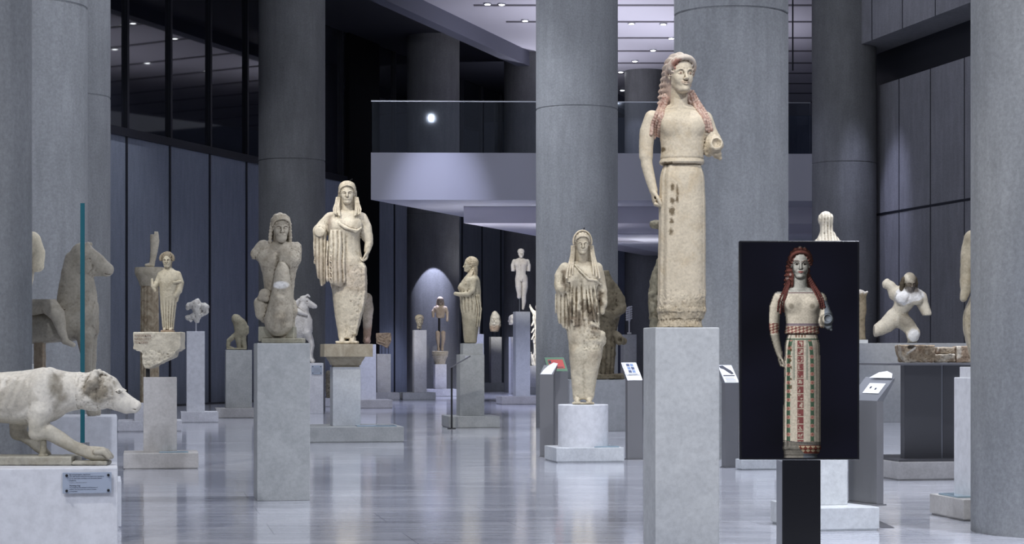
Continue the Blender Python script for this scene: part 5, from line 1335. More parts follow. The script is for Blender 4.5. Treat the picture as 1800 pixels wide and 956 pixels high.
# white topped fragment right of the screen
def f_wt(S, A, R):
    S.add(limb([A(1512, 597), A(1511, 570), A(1514, 545), A(1514, 520)], [10, 9, 9, 8]), 3); S.add(limb([A(1512, 516), A(1520, 518), A(1524, 515)], [6, 4.5, 2.5]), 2); S.rough(1.0, .15)
    S.paint((lambda x, y, z: 80-z+6*fbm(x, y, z, .2, 2),), (*srgb(236, 232, 226), .95), 2)
pw = Ped(); pw.y = 34.25; pw.x = wx(1510, 34.25); pw.ztop = wz(597, 34.25)
pw.o = empty('small_block', (pw.x, pw.y, p_wallb.ztop), 0, 'small pale block standing on the long block, right edge of the screen', 'block')
MB().box(-.13, .125, -.15, .15, .0005, pw.ztop-p_wallb.ztop, .004).build('block', M['ped_light'], pw.o)
simple(pw, 1513, 597, 'draped fragment with a white plaster top just right of the screen', 'statue_fragment', (-16, -12, 0), (16, 12, 88), .7, f_wt, srgb(150, 138, 116), 'statue_rough')

# ------------------------------------------------------------------ falling warrior on the long block
def warrior():
    P = p_wallb; Y = 34.2; u0, v0 = 1585, 604; A, R = AX(u0, v0), RX(u0, v0); k = Y/F
    root = empty('warrior_statue', (wx(u0, Y), Y, wz(604, Y)), 0, 'lunging bald bearded warrior with patched white chest and broken limbs, on the long block', 'statue')
    S = Sculpt((-50, -38, 0), (48, 34, 128), .7)
    # torso leaning forward and to the right
    S.add(limb([A(1576, 560, 6), A(1581, 548, 2), A(1590, 533, -4), A(1597, 520, -8)], [14, 13.5, 16, 17]), 8)
    S.add(limb([A(1573, 518, 0), A(1594, 512, -6), A(1617, 525, -2)], [11, 13, 11]), 8)
    S.add(ell(A(1584, 526, -18), (13, 7, 10)), 6); S.add(ell(A(1606, 528, -18), (12, 7, 10)), 6)
    S.cut(limb([A(1593, 520, -27), A(1589, 540, -22), A(1582, 556, -14)], 1.4), 3); S.cut(limb([A(1572, 538, -14), A(1590, 544, -22), A(1604, 541, -18)], 1.0), 2.5)
    # arms
    S.add(limb([A(1572, 514, 0), A(1566, 504, 2), A(1560, 500, 4)], [9.5, 9, 8.5]), 4); S.add(limb([A(1560, 494, 2), A(1556, 505, 4)], [3, 2.5]), 3)
    S.add(limb([A(1616, 524, -4), A(1622, 540, -8), A(1627, 553, -12)], [11.5, 10, 8.5]), 5); S.cut(slab((1629-u0, -14, v0-561), (13, 14, 5)), .8, )
    # legs: left thigh stretched out, right knee bent
    S.add(limb([A(1572, 560, 4), A(1560, 572, 4), A(1548, 579, 4), A(1540, 583, 4)], [16, 14, 12, 10.5]), 6); S.cut(slab(A(1532, 585, 4), (5, 20, 20)), .8)
    S.add(limb([A(1583, 562, 2), A(1594, 574, -12), A(1601, 586, -20)], [15, 13, 11.5]), 6); S.add(limb([A(1601, 588, -20), A(1602, 602, -8), A(1601, 606, 2)], [11, 8, 7]), 4)
    S.add(ell(A(1600, 592, -24), (11, 9, 11)), 4)
    S.rough(.7, .1); S.rough(.3, .35)
    hf = frame(A(1594, 511, -15), rz=12, rx=22, s=31)
    head(S, hf, beard=1)
    S.paint((lambda x, y, z: np.maximum(np.maximum(np.sqrt((x-12)**2/700+(z-82)**2/300)*17-17, np.abs(z-84)-32), -(z-66-.35*x))+3*fbm(x, y, z, .12, 2),), (*srgb(238, 238, 238), .97), 1)
    S.paint((lambda x, y, z: np.sqrt((x-16)**2/110+(z-13)**2/130)*10-10+np.maximum(0, y+12)+2*fbm(x, y, z, .2, 2),), (*srgb(236, 236, 236), .95), 1)
    S.paint((lambda x, y, z: np.sqrt((x-8)**2/700+(z-38)**2/420)*20-14+np.maximum(0, -x-6)*1.2+5*fbm(x, y, z, .1, 2),), (*srgb(70, 62, 48), .7), 5)  # dark shading of the bent thigh painted into the colour
    S.paint((lambda x, y, z: np.sqrt((x)**2/.30+(z-.28)**2/.20)*.3-.22-.3*np.maximum(0, x)+.1*fbm(x, y, z, 5, 2),), (*srgb(92, 80, 64), .85), 2.0, hf)
    S.paint((lambda x, y, z: np.sqrt((x-.1)**2+(z-.9)**2)-.28+.12*fbm(x, y, z, 5, 2)+0*y,), (*srgb(110, 100, 84), .6), 2, hf)
    S.build('body', M['statue_pale'], root, srgb(216, 208, 190), sc=k)
    H = Sculpt((-12, -36, 70), (36, 16, 128), .7)
    for s_ in (-1, 1): H.add(limb([(s_*.34, .1, .62), (s_*.40, .08, .35), (s_*.40, .05, .02)], [.12, .15, .12]), .5, hf)
    H.add(ell((0, .2, .4), (.36, .34, .42)), .5, hf); H.rough(.6, .3)
    H.build('hair', M['statue_rough'], root, srgb(96, 86, 70), sc=k)
    settle(root)
warrior()
# ------------------------------------------------------------------ display screen on its post
def screen():
    Y = 11.4; k = Y/F; X = lambda u: wx(u, Y); Z = lambda v: wz(v, Y)
    root = empty('display_screen', (X(1405), Y, 0), 0, 'tall black display screen on a post, showing a painted statue with red braids', 'screen')
    x = lambda u: X(u)-X(1405)
    MB().box(x(1300), x(1511), .004, .06, Z(808), Z(423), .004).build('casing', M['black'], root)
    mp = flat('screen_off_black', (.003, .003, .004), .10)
    t = NT('screen_dark'); g = t.coord('Object', (1, 1, 1)); em = t.n('ShaderNodeEmission'); 
    col = t.ramp(t.noise(g, 2.2, 1, .4), [(.3, srgb(6, 6, 11)), (.7, srgb(13, 13, 24))]); t.l(col, em.inputs['Color'])
    ad = t.n('ShaderNodeAddShader'); t.l(em.outputs[0], ad.inputs[0]); t.l(t.b.outputs[0], ad.inputs[1]); t.set((.003, .003, .004), .3, 0, .08); t.l(ad.outputs[0], t.out.inputs['Surface'])
    scr = MB().box(x(1304), x(1507), -.001, .004, Z(804.5), Z(426.5)).build('screen', t.m, root)
    MB().box(x(1375), x(1443), .012, .25, 0, Z(812)).build('stand_post', M['steel_mid'], root)
    MB().box(x(1375.5), x(1442.5), .002, .0115, 0.002, Z(808.5)).build('front_panel', M['black'], root)
    MB().box(x(1340), x(1478), -.12, .36, 0, .012).build('foot_plate', M['steel'], root)
    # the picture: a flat sheet of coloured points, drawn from the same figure
    S, hf = main_body(2, 1.0, 0); br = main_braids(S); H = main_hair(hf, 1.0)
    def depth(q, us, vs):
        xs, zs = (us-1200), (575-vs)
        i = np.clip(np.round((xs-q.lo[0])/q.h).astype(int), 0, q.n[0]-1); kk = np.clip(np.round((zs-q.lo[2])/q.h).astype(int), 0, q.n[2]-1)
        fi, fk = np.clip((xs-q.lo[0])/q.h, 0, q.n[0]-1.001), np.clip((zs-q.lo[2])/q.h, 0, q.n[2]-1.001)
        ok = ((xs >= q.lo[0]) & (xs <= q.lo[0]+q.h*(q.n[0]-1)))[:, None] & ((zs >= q.lo[2]) & (zs <= q.lo[2]+q.h*(q.n[2]-1)))[None, :]
        ins = q.d < 0; any_ = ins.any(1); j = np.argmax(ins, 1)
        a, b = np.take_along_axis(q.d, np.maximum(j-1, 0)[:, None, :], 1)[:, 0], np.take_along_axis(q.d, j[:, None, :], 1)[:, 0]
        dm = j-1+np.clip(a/(a-b+1e-6), 0, 1); dm = q.lo[1]+q.h*dm
        dm = np.where(any_, dm, 200.)
        i0, k0 = fi.astype(int), fk.astype(int); ti, tk = (fi-i0)[:, None], (fk-k0)[None, :]
        g = lambda A_: A_[np.ix_(i0, k0)]*(1-ti)*(1-tk)+A_[np.ix_(i0+1, k0)]*ti*(1-tk)+A_[np.ix_(i0, k0+1)]*(1-ti)*tk+A_[np.ix_(i0+1, k0+1)]*ti*tk
        r = g(dm); near = dm[np.ix_(i, kk)]
        return np.where(ok, np.where(r < 60, r, near), 200.)
    sF = .783; px = np.arange(1352, 1478, .55); pv = np.arange(430, 804.6, .55)
    us, vs = 1199+(px-1410)/sF, 95+(pv-433)/sF-1
    Bf = Sculpt((-62, -52, 320), (56, 10, 415), 1.0)
    for q in br: Bf.add(strand(q, 2.6, .14, 5.0))
    dB, dH, dR = depth(S, us, vs), depth(H, us, vs), depth(Bf, us, vs)
    d = np.minimum(np.minimum(dB, dH), dR); fig_ = d < 100
    dd = np.where(fig_, d, np.nan); gx, gz = np.gradient(np.where(fig_, d, 30.), us, -vs, edge_order=1)
    ln = np.sqrt(gx**2+gz**2+1); nx, ny, nz = gx/ln, -1/ln, gz/ln           # towards the viewer is -y
    nx, nz = nx, nz
    L = np.array((-.42, -.72, .55)); L /= np.linalg.norm(L)
    sh = np.clip(nx*L[0]+ny*L[1]+nz*L[2], 0, 1); sh = .30+.74*sh*np.clip(-ny*1.5, .25, 1)
    PX, PV = np.meshgrid(px, pv, indexing='ij')
    C = np.zeros(PX.shape+(3,)); C[:] = (206, 200, 188)
    def put(m, c, a=1.0):
        m = np.clip(m, 0, 1)[..., None]*a; C[:] = C*(1-m)+np.array(c)*m
    sm = lambda e, s=.6: np.clip(.5-e/s, 0, 1)
    body = (dB <= d+.01)
    garment = body & (PV > 512)
    put(garment*1.0, (222, 212, 196), .9)
    put(body*(PV < 516), (196, 194, 188))
    put(sm(np.abs(PV-514.5-.006*(PX-1408)**2*0)-.7)*(np.abs(PX-1408) < 22)*body, (120, 84, 84), .8)
    # skirt bands
    sk = body & (PX > 1374) & (PX < 1446) & (PV > 597)
    cx = 1407.0
    put(sm(np.abs(PX-cx)-5.4)*sk*(PV < 776), (142, 84, 84))
    cell = ((PV-597) % 13.4); fx_ = fbm(PX, PV*0+7, PV, .33, 2)
    put(sm(np.abs(PX-cx)-5.4)*sk*(PV < 776)*((cell < 1.6)*1.0), (206, 196, 178))
    put(sm(np.abs(PX-cx)-4.0)*sk*(PV < 776)*((cell > 3.2) & (cell < 12) & (fx_ > .08)), (210, 196, 180), .95)
    for s_ in (-1, 1):
        c_ = cx+s_*(20.3-5*np.exp(-(PV-597)/16)); c_ = c_-(1.0 if s_ < 0 else -.5)
        put(sm(np.abs(PX-c_)-3.1)*sk*(PV < 779), (84, 112, 92))
        rv = (PV-604) % 15.2-7.6; rr = np.sqrt((PX-c_)**2+rv**2)
        put(sm(rr-3.6)*sk*(PV < 779), (198, 152, 138)); put(sm(rr-1.9)*sk*(PV < 779), (176, 120, 112)); 
        for o_ in (10.5, 12.6): put(sm(np.abs(PX-cx-s_*o_)-.5)*sk*(PV < 668), (92, 112, 104), .8)
        put(sm(np.abs(PX-cx-s_*29)-.6)*sk*(PV < 760), (140, 128, 116), .5)
    # hem band above the belt, sleeve band
    hem = body & (((np.abs(PV-581+.0*PX) < 7.5) & (PX > 1374) & (PX < 1446)) | ((np.abs(PV-577) < 9) & (PX < 1376)))
    put(hem*1.0, (146, 98, 92)); put(hem*((np.sin((PX-1374)*.95)+np.sin((PV-581)*1.25+(PX-1374)*.4)) > .1), (216, 196, 176))
    put(hem*(np.abs(PV-588) < 1), (96, 84, 84)); put(body*(np.abs(PV-570.5) < 2.2)*((PX > 1378) & (PX < 1440)), (128, 112, 128), .8)
    put(body*(np.abs(PV-596) < 1.3)*((PX > 1376) & (PX < 1444)), (92, 112, 96), .9)
    put(body*(np.abs(PV-590.5) < 2.4)*(np.abs(PX-cx) < 11)*(np.sin(PX*1.2) > 0), (120, 84, 66), .8)
    # lower border, bare stone foot
    low = body & (PV > 776+.0*PX)
    put(low*1.0, (128, 124, 118)); put(body*((PV > 783) & (PV < 797) & (PX > 1404+.9*np.clip(PV-786, 0, 20)))*1.0, (120, 66, 58))
    put(body*((PV > 784) & (PV < 796) & (PX > 1404+.9*np.clip(PV-786, 0, 20)))*((np.sin((PX-1400)*.7)+np.sin((PV-790)*.9)) > .2), (208, 188, 160))
    put(body*((PV > 797) & (PX > 1412)), (104, 110, 120)); put(body*(np.abs(PV-777-.12*(PX-1400)) < .6), (90, 84, 90))
    # bare forearm and broken right arm are grey
    put(body*((PX < 1374) & (PV > 588))*1.0, (172, 166, 154)); put(body*((PX > 1449) & (PV > 528))*1.0, (138, 146, 158))
    st = body*((np.abs(PX-1389) < 3)*(np.abs(PV-650) < 45)*(fbm(PX, PV*0, PV, .2, 2) > .1)); put(st, (84, 66, 44), .7)
    for u_ in (1391, 1428): put(sm(np.sqrt((PX-u_)**2+(PV-538)**2)-4.5, 3)*body, (150, 142, 128), .8)
    # head
    D3 = np.where(fig_, d, 0); Pw = np.stack([np.broadcast_to((us-1200)[:, None], D3.shape), D3, np.broadcast_to((575-vs)[None, :], D3.shape)], -1)
    q = ((Pw-hf[1])/hf[2]) @ hf[0]; qx, qz = q[..., 0], q[..., 2]; face = body & (qz > 0) & (qz < .85) & (np.abs(qx) < .32)
    put(sm(np.sqrt(((qx-0)/.085)**2+((qz-.228-.1*qx**2*8)/.030)**2)*.03-.03, .02)*face, (160, 100, 96))
    for s_ in (-1, 1):
        ex = qx-s_*.125
        put(sm(np.sqrt((ex/.075)**2+((qz-.474)/.036)**2)*.04-.04, .015)*face, (176, 172, 164)); put(sm(np.sqrt(ex**2+(qz-.474)**2)-.032, .015)*face, (40, 36, 34))
        put(sm(np.abs(qz-.51+2.2*(ex)**2)-.007, .012)*face*(np.abs(ex) < .085), (60, 52, 48)); put(sm(np.abs(qz-.585+3.5*(ex-.01*s_)**2)-.010, .014)*face*(np.abs(ex) < .11), (96, 70, 62))
    hair = (dH < dB) & (dH <= dR); br_ = (dR <= d+.01) & ~hair & (dR < dB)
    put(hair*1.0, (118, 74, 68)); put(hair*(fbm(PX, PV*0+3, PV, .12, 2) > .28), (176, 164, 160), .8); put(hair*((PX > 1428) & (PV < 470) & (PV > 448)), (124, 62, 40)); put(br_*1.0, (112, 70, 66))
    C = C*sh[..., None]; C *= (.93+.12*fbm(PX, PV*0, PV, .5, 2))[..., None]
    lin = np.clip(C/255, 0, 1); lin = np.where(lin <= .04045, lin/12.92, ((lin+.055)/1.055)**2.4)
    bg = ~fig_; lin[bg] = np.array(srgb(9, 9, 16))
    nX, nZ = PX.shape; idx = np.arange(nX*nZ).reshape(nX, nZ)
    Q = np.stack([idx[:-1, :-1], idx[1:, :-1], idx[1:, 1:], idx[:-1, 1:]], -1)
    keep = fig_[:-1, :-1] | fig_[1:, :-1] | fig_[1:, 1:] | fig_[:-1, 1:]; Q = Q[keep][:, ::-1]
    used = np.unique(Q); mp_ = np.full(nX*nZ, -1); mp_[used] = np.arange(len(used))
    V = np.stack([(PX-1405)*k, np.full(PX.shape, -.0022), CH-(PV-HY)*k], -1).reshape(-1, 3)[used]
    me = bpy.data.meshes.new('screen_picture'); me.from_pydata(V.tolist(), [], mp_[Q].tolist())
    at = me.color_attributes.new('Col', 'FLOAT_COLOR', 'POINT'); cc = np.ones((len(used), 4), np.float32); cc[:, :3] = lin.reshape(-1, 3)[used]; at.data.foreach_set('color', cc.ravel())
    t = NT('screen_picture'); a = t.n('ShaderNodeAttribute', attribute_name='Col'); e = t.n('ShaderNodeEmission'); e.inputs['Strength'].default_value = .95; t.l(a.outputs['Color'], e.inputs['Color']); t.l(e.outputs[0], t.out.inputs['Surface'])
    o = link('screen_picture', me, t.m, scr); o['label'] = 'picture of a painted statue in a patterned dress'
screen()

# ------------------------------------------------------------------ reading stands
def stand(label, x, y, rz, w, zt, dep, rise, z0=0.0, d=.07, mat='steel', panel='steel_mid', card=None, back=.0):
    r = empty('information_stand', (x, y, z0), math.radians(rz), label, 'information stand')
    zt -= z0
    MB().box(-w/2, w/2, -d/2, d/2, .01, zt, .003).build('post', M[mat], r)
    MB().box(-w/2-.004, w/2+.004, -d/2-.02, d/2+.02, 0, .01).build('foot_plate', M['steel'], r)
    b = bmesh.new()
    pr = [(-d/2, zt), (-d/2+dep, zt+rise), (-d/2+dep, zt+rise-.02), (d/2, zt-.001)]
    vs = [[b.verts.new((sx*w/2, yy, zz)) for yy, zz in pr] for sx in (-1, 1)]
    b.faces.new(vs[0]); b.faces.new(vs[1][::-1])
    for i in range(4): b.faces.new((vs[0][i], vs[0][(i+1) % 4], vs[1][(i+1) % 4], vs[1][i]))
    bmesh.ops.recalc_face_normals(b, faces=b.faces)
    m = MB(); m._merge(b); hd = m.build('slanted_top', M[panel], r)
    def P(a, t, off=.003):
        L = math.hypot(dep, rise); n = (-rise/L, dep/L)
        return (a*w/2, -d/2+dep*t+n[0]*off, zt+rise*t+n[1]*off)
    return r, P
def sheet(name, r, P, a0, a1, t0, t1, mat, off=.003, pts=None):
    pts = pts or [(a0, t0), (a1, t0), (a1, t1), (a0, t1)]
    lo = [P(a, t, off-.0025) for a, t in pts]; hi = [P(a, t, off) for a, t in pts]
    b = bmesh.new(); L_ = [b.verts.new(p) for p in lo]; H_ = [b.verts.new(p) for p in hi]; n = len(pts)
    b.faces.new(L_[::-1]); b.faces.new(H_)
    for i in range(n): b.faces.new((L_[i], L_[(i+1) % n], H_[(i+1) % n], H_[i]))
    bmesh.ops.recalc_face_normals(b, faces=b.faces)
    m = MB(); m._merge(b); return m.build(name, M[mat], r)
def px(u, v, Y): return wx(u, Y), Y, wz(v, Y)
M['blue'] = flat('pale_blue_print', srgb(120, 146, 190), .5); M['navy'] = flat('navy_print', srgb(58, 74, 118), .5)
M['red'] = flat('red_print', srgb(196, 74, 66), .5); M['green'] = flat('green_print', srgb(88, 128, 96), .5); M['lav'] = flat('lavender_metal', srgb(150, 148, 168), .4, .3)
# left of the drum
Y = 22.2; r, P = stand('slim dark steel stand with a white sheet, left of the white drum', wx(962.5, Y), Y, -14, .15, wz(658, Y), .20, .10, d=.10, panel='steel')
sheet('white_sheet', r, P, -.9, .95, .0, 1.2, 'white', .004, [(-.9, .0), (.75, .0), (1.0, 1.15), (.3, 1.25), (-.25, .95), (-.7, .5)])
# red and green panel behind it
Y = 24.0; r, P = stand('reading stand with a red and green panel, behind the slim steel stand', wx(980, Y), Y, 10, .235, wz(653, Y), .26, .165, d=.08)
sheet('panel', r, P, -.98, .98, .02, .98, 'green', .004); sheet('picture', r, P, -.74, .80, .20, .82, 'red', .006)
sheet('print', r, P, -.70, -.45, .55, .75, 'ink', .008); sheet('print', r, P, -.40, .65, .26, .30, 'ink', .008)
# right of the drum
Y = 21.7; r, P = stand('dark steel stand with a white card of blue pictures, right of the white drum', wx(1114.5, Y), Y, 10.2, .165, wz(668, Y), .30, .185, d=.10)
sheet('card', r, P, -.85, .85, .28, .98, 'white', .004)
for i in range(3):
    for j in range(2): sheet('picture', r, P, -.45+.5*j, -.05+.5*j, .40+.18*i, .54+.18*i, 'blue' if (i+j) % 2 else 'navy', .006)
sheet('print', r, P, -.6, .6, .30, .345, 'mesh_grey', .006)
# left of the screen
Y = 20.17; r, P = stand('dark stand with a white panel showing a dark relief, left of the black screen', wx(1284, Y), Y, 10.2, .148, wz(673, Y), .28, .175, d=.12)
sheet('card', r, P, -.96, .96, .02, .98, 'white', .004); sheet('bar', r, P, -.80, .75, .36, .41, 'ink', .006)
sheet('picture', r, P, 0, 0, 0, 0, 'ink', .006, [(-.85, .92), (-.3, .95), (.1, .80), (.55, .66), (.75, .50), (.45, .46), (.05, .58), (-.35, .74), (-.75, .80)])
for k in range(3): sheet('print', r, P, -.7, .65-.15*(k == 2), .08+.08*k, .10+.08*k, 'mesh_grey', .006)
# right of the screen, standing on the marble slab
Y = 13.2; z0 = p_veil.pl[3]
r, P = stand('dark steel stand seen from the side, on the marble slab right of the screen', 2.292, 13.27, -66, .33, wz(704, 13.2), .135, .15, z0=z0, d=.05)
sheet('card', r, P, -.35, .75, .30, .72, 'white', .004); sheet('print', r, P, -.1, .0, .5, .58, 'ink', .006); sheet('print', r, P, .3, .4, .45, .52, 'ink', .006)
sheet('white_top', r, P, 0, 0, 0, 0, 'white', .010, [(-.6, .93), (.95, .93), (.75, 1.12), (.3, 1.22), (-.2, 1.16)])
# edge-on stand before the profile kore
Y = 30.45; k = Y/F
r = empty('information_stand', (wx(794, Y), Y, 0), 0, 'thin black stand with a tilted plate seen edge-on, before the profile kore', 'information stand')
MB().box(-.014, .014, -.02, .02, 0, wz(645, Y)).build('post', M['rod'], r)
MB().box(-.06, .06, -.12, .12, 0, .008).build('foot_plate', M['rod'], r)
m = MB(); a, b2 = (-.014, wz(647, Y)), ((827-794)*k, wz(627, Y))
bb = bmesh.new(); q = [[bb.verts.new((xx, yy, zz)) for xx, zz in (a, b2, (b2[0], b2[1]+.02), (a[0], a[1]+.02))] for yy in (-.13, .15)]
bb.faces.new(q[0]); bb.faces.new(q[1][::-1])
for i in range(4): bb.faces.new((q[0][i], q[0][(i+1) % 4], q[1][(i+1) % 4], q[1][i]))
bmesh.ops.recalc_face_normals(bb, faces=bb.faces); m._merge(bb); m.build('plate', M['steel'], r)
MB().box((818-794)*k, (824-794)*k, -.10, -.02, wz(631.5, Y)+.018, wz(629, Y)+.03).build('card', M['white'], r)

# ------------------------------------------------------------------ steel table with stones
T = ped('dark steel table on a pale marble slab, carrying rough stone blocks, by the right column', None, 0, (1578, 1830, 812, 843), 1.25, 'ped_beige', 'ped_beige', name='display_table', cat='display table')
part_box(T, 'foot_plate', 'steel_dark', 1580, 1830, 808.5, 812, 1.0, -.1, 0)
part_box(T, 'support', 'steel_dark', 1590, 1655, 642, 808.5, .10, -.30, 0); part_box(T, 'support', 'steel_dark', 1657.5, 1800, 642, 808.5, .10, -.27, 0); part_box(T, 'seam', 'steel_mid', 1655, 1657.5, 642, 808.5, .05, -.29, 0)
a_, b_, z0_, z1_ = part_box(T, 'table_top', 'steel', 1562, 1830, 638.5, 642, 1.05, 0, 0)
plaque(T, a_+.62, -.52, z0_*0+wz(808.5, T.o.location.y-.5), .40, .14)
def stone(poly, d, yc, label, base, seed):
    u0 = sum(p[0] for p in poly)/len(poly); Y = T.o.location.y+yc; k = Y/F; vb = max(p[1] for p in poly); A = AX(u0, vb)
    root = empty('stone_block', (wx(u0, Y), Y, z1_+.001 if vb > 630 else z1_+(640-vb)*k+.004), 0, label, 'stone block')
    S = Sculpt((min(p[0] for p in poly)-u0-3, -d/2-3, -2), (max(p[0] for p in poly)-u0+3, d/2+3, vb-min(p[1] for p in poly)+3), .75)
    S.add(extr([A(*p)[::2] for p in poly], -d/2, d/2, 2)); S.rough(1.4, .10+.01*seed); S.rough(.8, .35)
    S.paint((lambda x, y, z: 3+10*fbm(x+40*seed, y, z, .09, 3),), (*srgb(120, 84, 66), .7), 2); S.paint((lambda x, y, z: 4.5-z+5*fbm(x+9*seed, y, z, .2, 2)+0*x,), (*srgb(214, 206, 190), .0), 2)
    S.paint((lambda x, y, z: 3+12*fbm(x-30*seed, y, z, .06, 3),), (*srgb(222, 214, 196), .8), 2)
    if seed == 1:
        S.paint((lambda x, y, z: np.sqrt((x+12)**2/50+(z-27)**2/22)*4-4+np.maximum(0, y+10)+2*fbm(x, y, z, .3, 2),), (*srgb(44, 38, 32), .9), 1)
        S.paint((lambda x, y, z: np.abs((z-20)-.7*(x+13))-2.0+np.maximum(0, np.abs(x+13)-7)+np.maximum(0, y+12),), (*srgb(226, 220, 206), .95), .8)
    S.build('stone', M['statue_rough'], root, base, sc=k)
    if vb > 630: settle(root)
stone([(1577, 609), (1638, 609), (1638, 632), (1635, 639), (1585, 639), (1581, 628)], 56, -.28, 'left rough stone block on the steel table, moulded and stained reddish', srgb(178, 160, 134), 1)
stone([(1639.5, 626), (1675, 625), (1675, 639.5), (1638.5, 639.5)], 40, -.26, 'low flat middle stone on the steel table', srgb(188, 172, 148), 2)
stone([(1678, 612), (1730, 612), (1730, 640), (1677, 640)], 44, -.24, 'right rough stone block on the steel table, beside the column', srgb(176, 154, 130), 3)
stone([(1645, 613), (1675, 613), (1675, 624), (1643, 624)], 34, -.24, 'small stone lying on top of the low middle stone', srgb(196, 180, 156), 4)
# floor grille
MB().prism([(wx(1548, 14.05), 14.05), (wx(1572, 13.3), 13.3), (wx(1572, 13.05)+.0, 13.05), (wx(1548, 13.3), 13.3)], .0005, .006)
Yg = fy(928); o = MB().box(wx(1549, Yg), wx(1572, Yg), Yg, fy(916), 0, .004).build('floor_grille', flat('grille_dark', (.07, .068, .075), .5)); tag(o, 'dark grey floor plate beside the marble slab, right of the screen', 'floor plate')
# ------------------------------------------------------------------ light
sc = bpy.context.scene
w = bpy.data.worlds.new('night'); sc.world = w; w.use_nodes = True
w.node_tree.nodes['Background'].inputs[0].default_value = (.60, .64, .80, 1); w.node_tree.nodes['Background'].inputs[1].default_value = .26
def spot(loc, at, power, size=50, blend=.5, col=(1, .95, .88), rad=.06, name='ceiling_or_fill_spot'):  # used for the museum spots and for added fills
    l = bpy.data.lights.new(name, 'SPOT'); l.energy = power; l.spot_size = math.radians(size); l.spot_blend = blend; l.color = col; l.shadow_soft_size = rad
    o = bpy.data.objects.new(name, l); COL.objects.link(o); o.location = loc
    o.rotation_euler = (Vector(at)-Vector(loc)).to_track_quat('-Z', 'Y').to_euler(); return o
COOL = (.84, .88, 1.0); WARM = (1.0, .97, .91); BLUE = (.66, .70, 1.0)
def down(x, y, p, size=80, z=9.3, col=COOL, blend=.9, rad=.05): return spot((x, y, z), (x, y, 0), p, size, blend, col, rad)
# unseen front fill added high above the viewer
spot((-5, 1, 9.0), (-3, 17, 1), 1900, 70, 1, COOL, .1)
spot((4.5, 0, 9.0), (3, 16, 1.5), 2800, 70, 1, COOL, .1)
# unseen downlights added overhead to brighten the floor and walls
for x, y, p in ((1.8, 10.5, 700), (3.2, 13.0, 1500), (-.6, 14, 220), (1.4, 18.5, 200), (3.6, 18.5, 900), (-2.4, 19, 600), (-.4, 23.5, 700), (2.6, 25.5, 700), (-3.8, 25.5, 600),
                (-1.6, 31.5, 900), (-4.6, 33, 600), (3.4, 33, 600), (-6.2, 29, 500), (5.4, 27, 900), (-5.6, 36.5, 700), (-6.6, 41, 700), (4.9, 19.5, 1300), (5.2, 23, 1200), (3.4, 15, 900), (6.6, 31, 900)): down(x, y, p*.9)
for x, y in ((-1.2, 41), (1.5, 43), (-2.6, 45.5), (.6, 52), (-1.5, 56.5)): down(x, y, 460, 85, 4.25, BLUE, .6, .03)  # added under the balcony to lift the ambient light there
# on the figures
for p, h, e_ in ((p_main, .75, 760), (p_drum, 1.2, 500), (p_tall, 1.4, 860), (p_bust, .6, 820), (p_prof, .9, 560), (p_small, .5, 560), (p_horse, .6, 300), (p_veil, .6, 500), (p_arm, .6, 300), (p_wallb, .6, 700)):
    spot((p.x-2.4, p.y-6.0, 8.8), (p.x, p.y, p.ztop+h), e_*2.0, 17, .6, WARM)
spot((-4.6, 7.0, 8.0), (-2.5, 10.8, .9), 820, 34, .6, (1, .98, .95))
# unseen point fills added to lift the ambient light between the columns
def glow(x, y, z, p, col=COOL, rad=.5):
    l = bpy.data.lights.new('ambient_fill', 'POINT'); l.energy = p; l.color = col; l.shadow_soft_size = rad
    o = bpy.data.objects.new('ambient_fill', l); COL.objects.link(o); o.location = (x, y, z)
for x, y, z, p in ((-1.2, 23, 8.6, 260), (2.0, 17, 8.6, 300), (-1.9, 30, 8.6, 110), (4.2, 28, 8.6, 120), (-5.2, 29, 8.2, 60), (-4.5, 18, 8.6, 280), (.3, 38, 8.6, 70), (4.6, 36, 8.6, 60)): glow(x, y, z, p, COOL, .06)
spot((-3.2, 26.5, 9.3), (.7, 31, 3.5), 1100, 30, .9, COOL)
spot((p_youth.x-1.2, 41.6, 4.5), (p_youth.x, p_youth.y, p_youth.ztop+.7), 260, 26, .6, WARM, .04)
for p, h, e_, dx in ((p_frag, .5, 340, -.3), (p_head, .2, 260, -1.3), (p_tors, .6, 260, .8), (p_nike, .8, 700, -.5), (p_rel, .3, 170, -1.2)): spot((p.x+dx, p.y-2.6, 4.25), (p.x, p.y, p.ztop+h), e_, 26, .7, WARM, .03)  # soffit spots added to brighten the small rear pieces
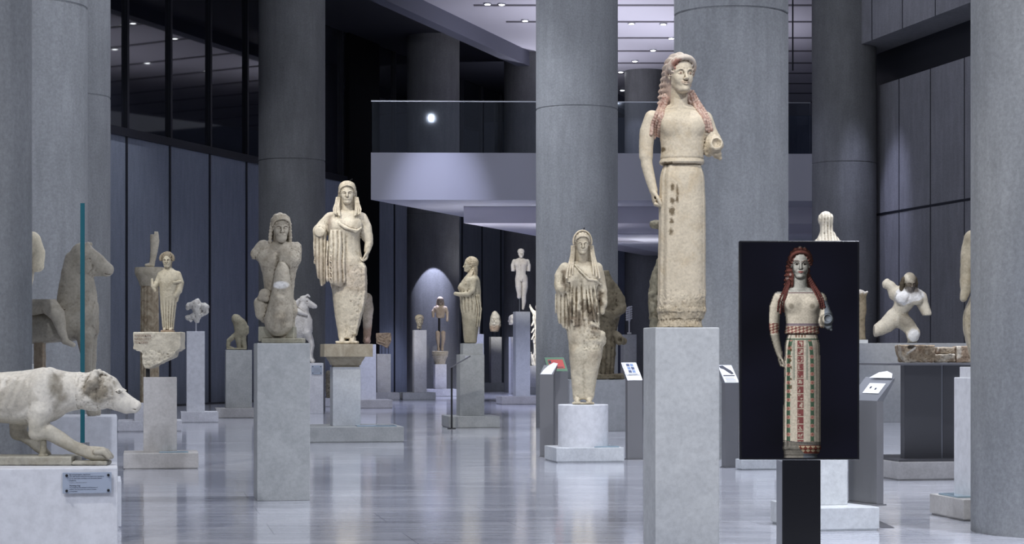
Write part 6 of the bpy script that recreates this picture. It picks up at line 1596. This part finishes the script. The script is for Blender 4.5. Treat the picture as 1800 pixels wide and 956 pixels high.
for p, h, e_ in ((p_wing, .2, 500), (p_mare, .7, 700), (p_bent, .3, 260)): spot((p.x-1.2, p.y-5.0, 8.8), (p.x, p.y, p.ztop+h), e_, 12, .7, (1, 1, 1))  # likewise added, from higher up, for pieces before the balcony
# pale arch on the dark column, glow on the balcony front, streak on the right wall, blue patches
xc = wx(761.5, 53.2)
spot((xc+.03, 53.15, 4.38), (xc+.03, 53.16, 0), 720, 73, .06, BLUE, .02)
spot((-1.5, 41.0, 9.3), (-1.55, 44, 4.25), 1300, 27, 1, BLUE, .1)
spot((5.9, 37.6, 8.4), (7.25, 39.4, 3.0), 900, 24, .8, BLUE, .1)
spot((-1.0, 34.5, 9.3), (6.2, 39.5, 3.6), 700, 26, .8, BLUE, .1)
spot((1.0, 57.6, 9.3), (wx(1125, 61.4), 61.5, 6.8), 420, 30, .4, BLUE, .05)
for x, y in ((2.0, 50.5), (4.5, 54), (1.5, 59)): spot((x, y, 6.0), (x, y, 9.6), 700, 150, 1, (.85, .85, 1), .06, 'bounce_fill')  # added upward fill standing in for bounce on the upper ceiling
sc.view_settings.view_transform = 'Standard'; sc.view_settings.look = 'None'

sc.view_settings.exposure = .14
spot((4.6, 16.3, 9.2), (-2.3, 15.5, .5), 1500, 26, .8, COOL, .05)
down(3.3, 12.2, 2800, 34); down(4.4, 15.5, 1000, 40)  # narrow fills added overhead to brighten the floor on the right
spot((2.6, 56.5, 4.0), (4.0, 62, 2.0), 160, 60, 1, BLUE, .04); spot((4.4, 66, 4.0), (4.0, 73, 2), 160, 80, 1, BLUE, .04)  # low fills added for the far column and the back wall
for x, y in ((-1.0, 46.2), (1.2, 46.6), (3.4, 52.5), (-.6, 54)): spot((x, y, 2.7), (x, y+.01, 9), 55, 150, 1, (.92, .92, 1), .04, 'bounce_fill')  # added upward fill standing in for floor bounce on the soffits
# ------------------------------------------------------------------ camera
cd = bpy.data.cameras.new('camera'); cam = bpy.data.objects.new('camera', cd); COL.objects.link(cam)
cam.location = (0, 0, CH); cam.rotation_euler = (PI/2, 0, 0)
cd.sensor_width = 36; cd.lens = 72; cd.shift_y = 142/1800; cd.clip_end = 300
sc.camera = cam
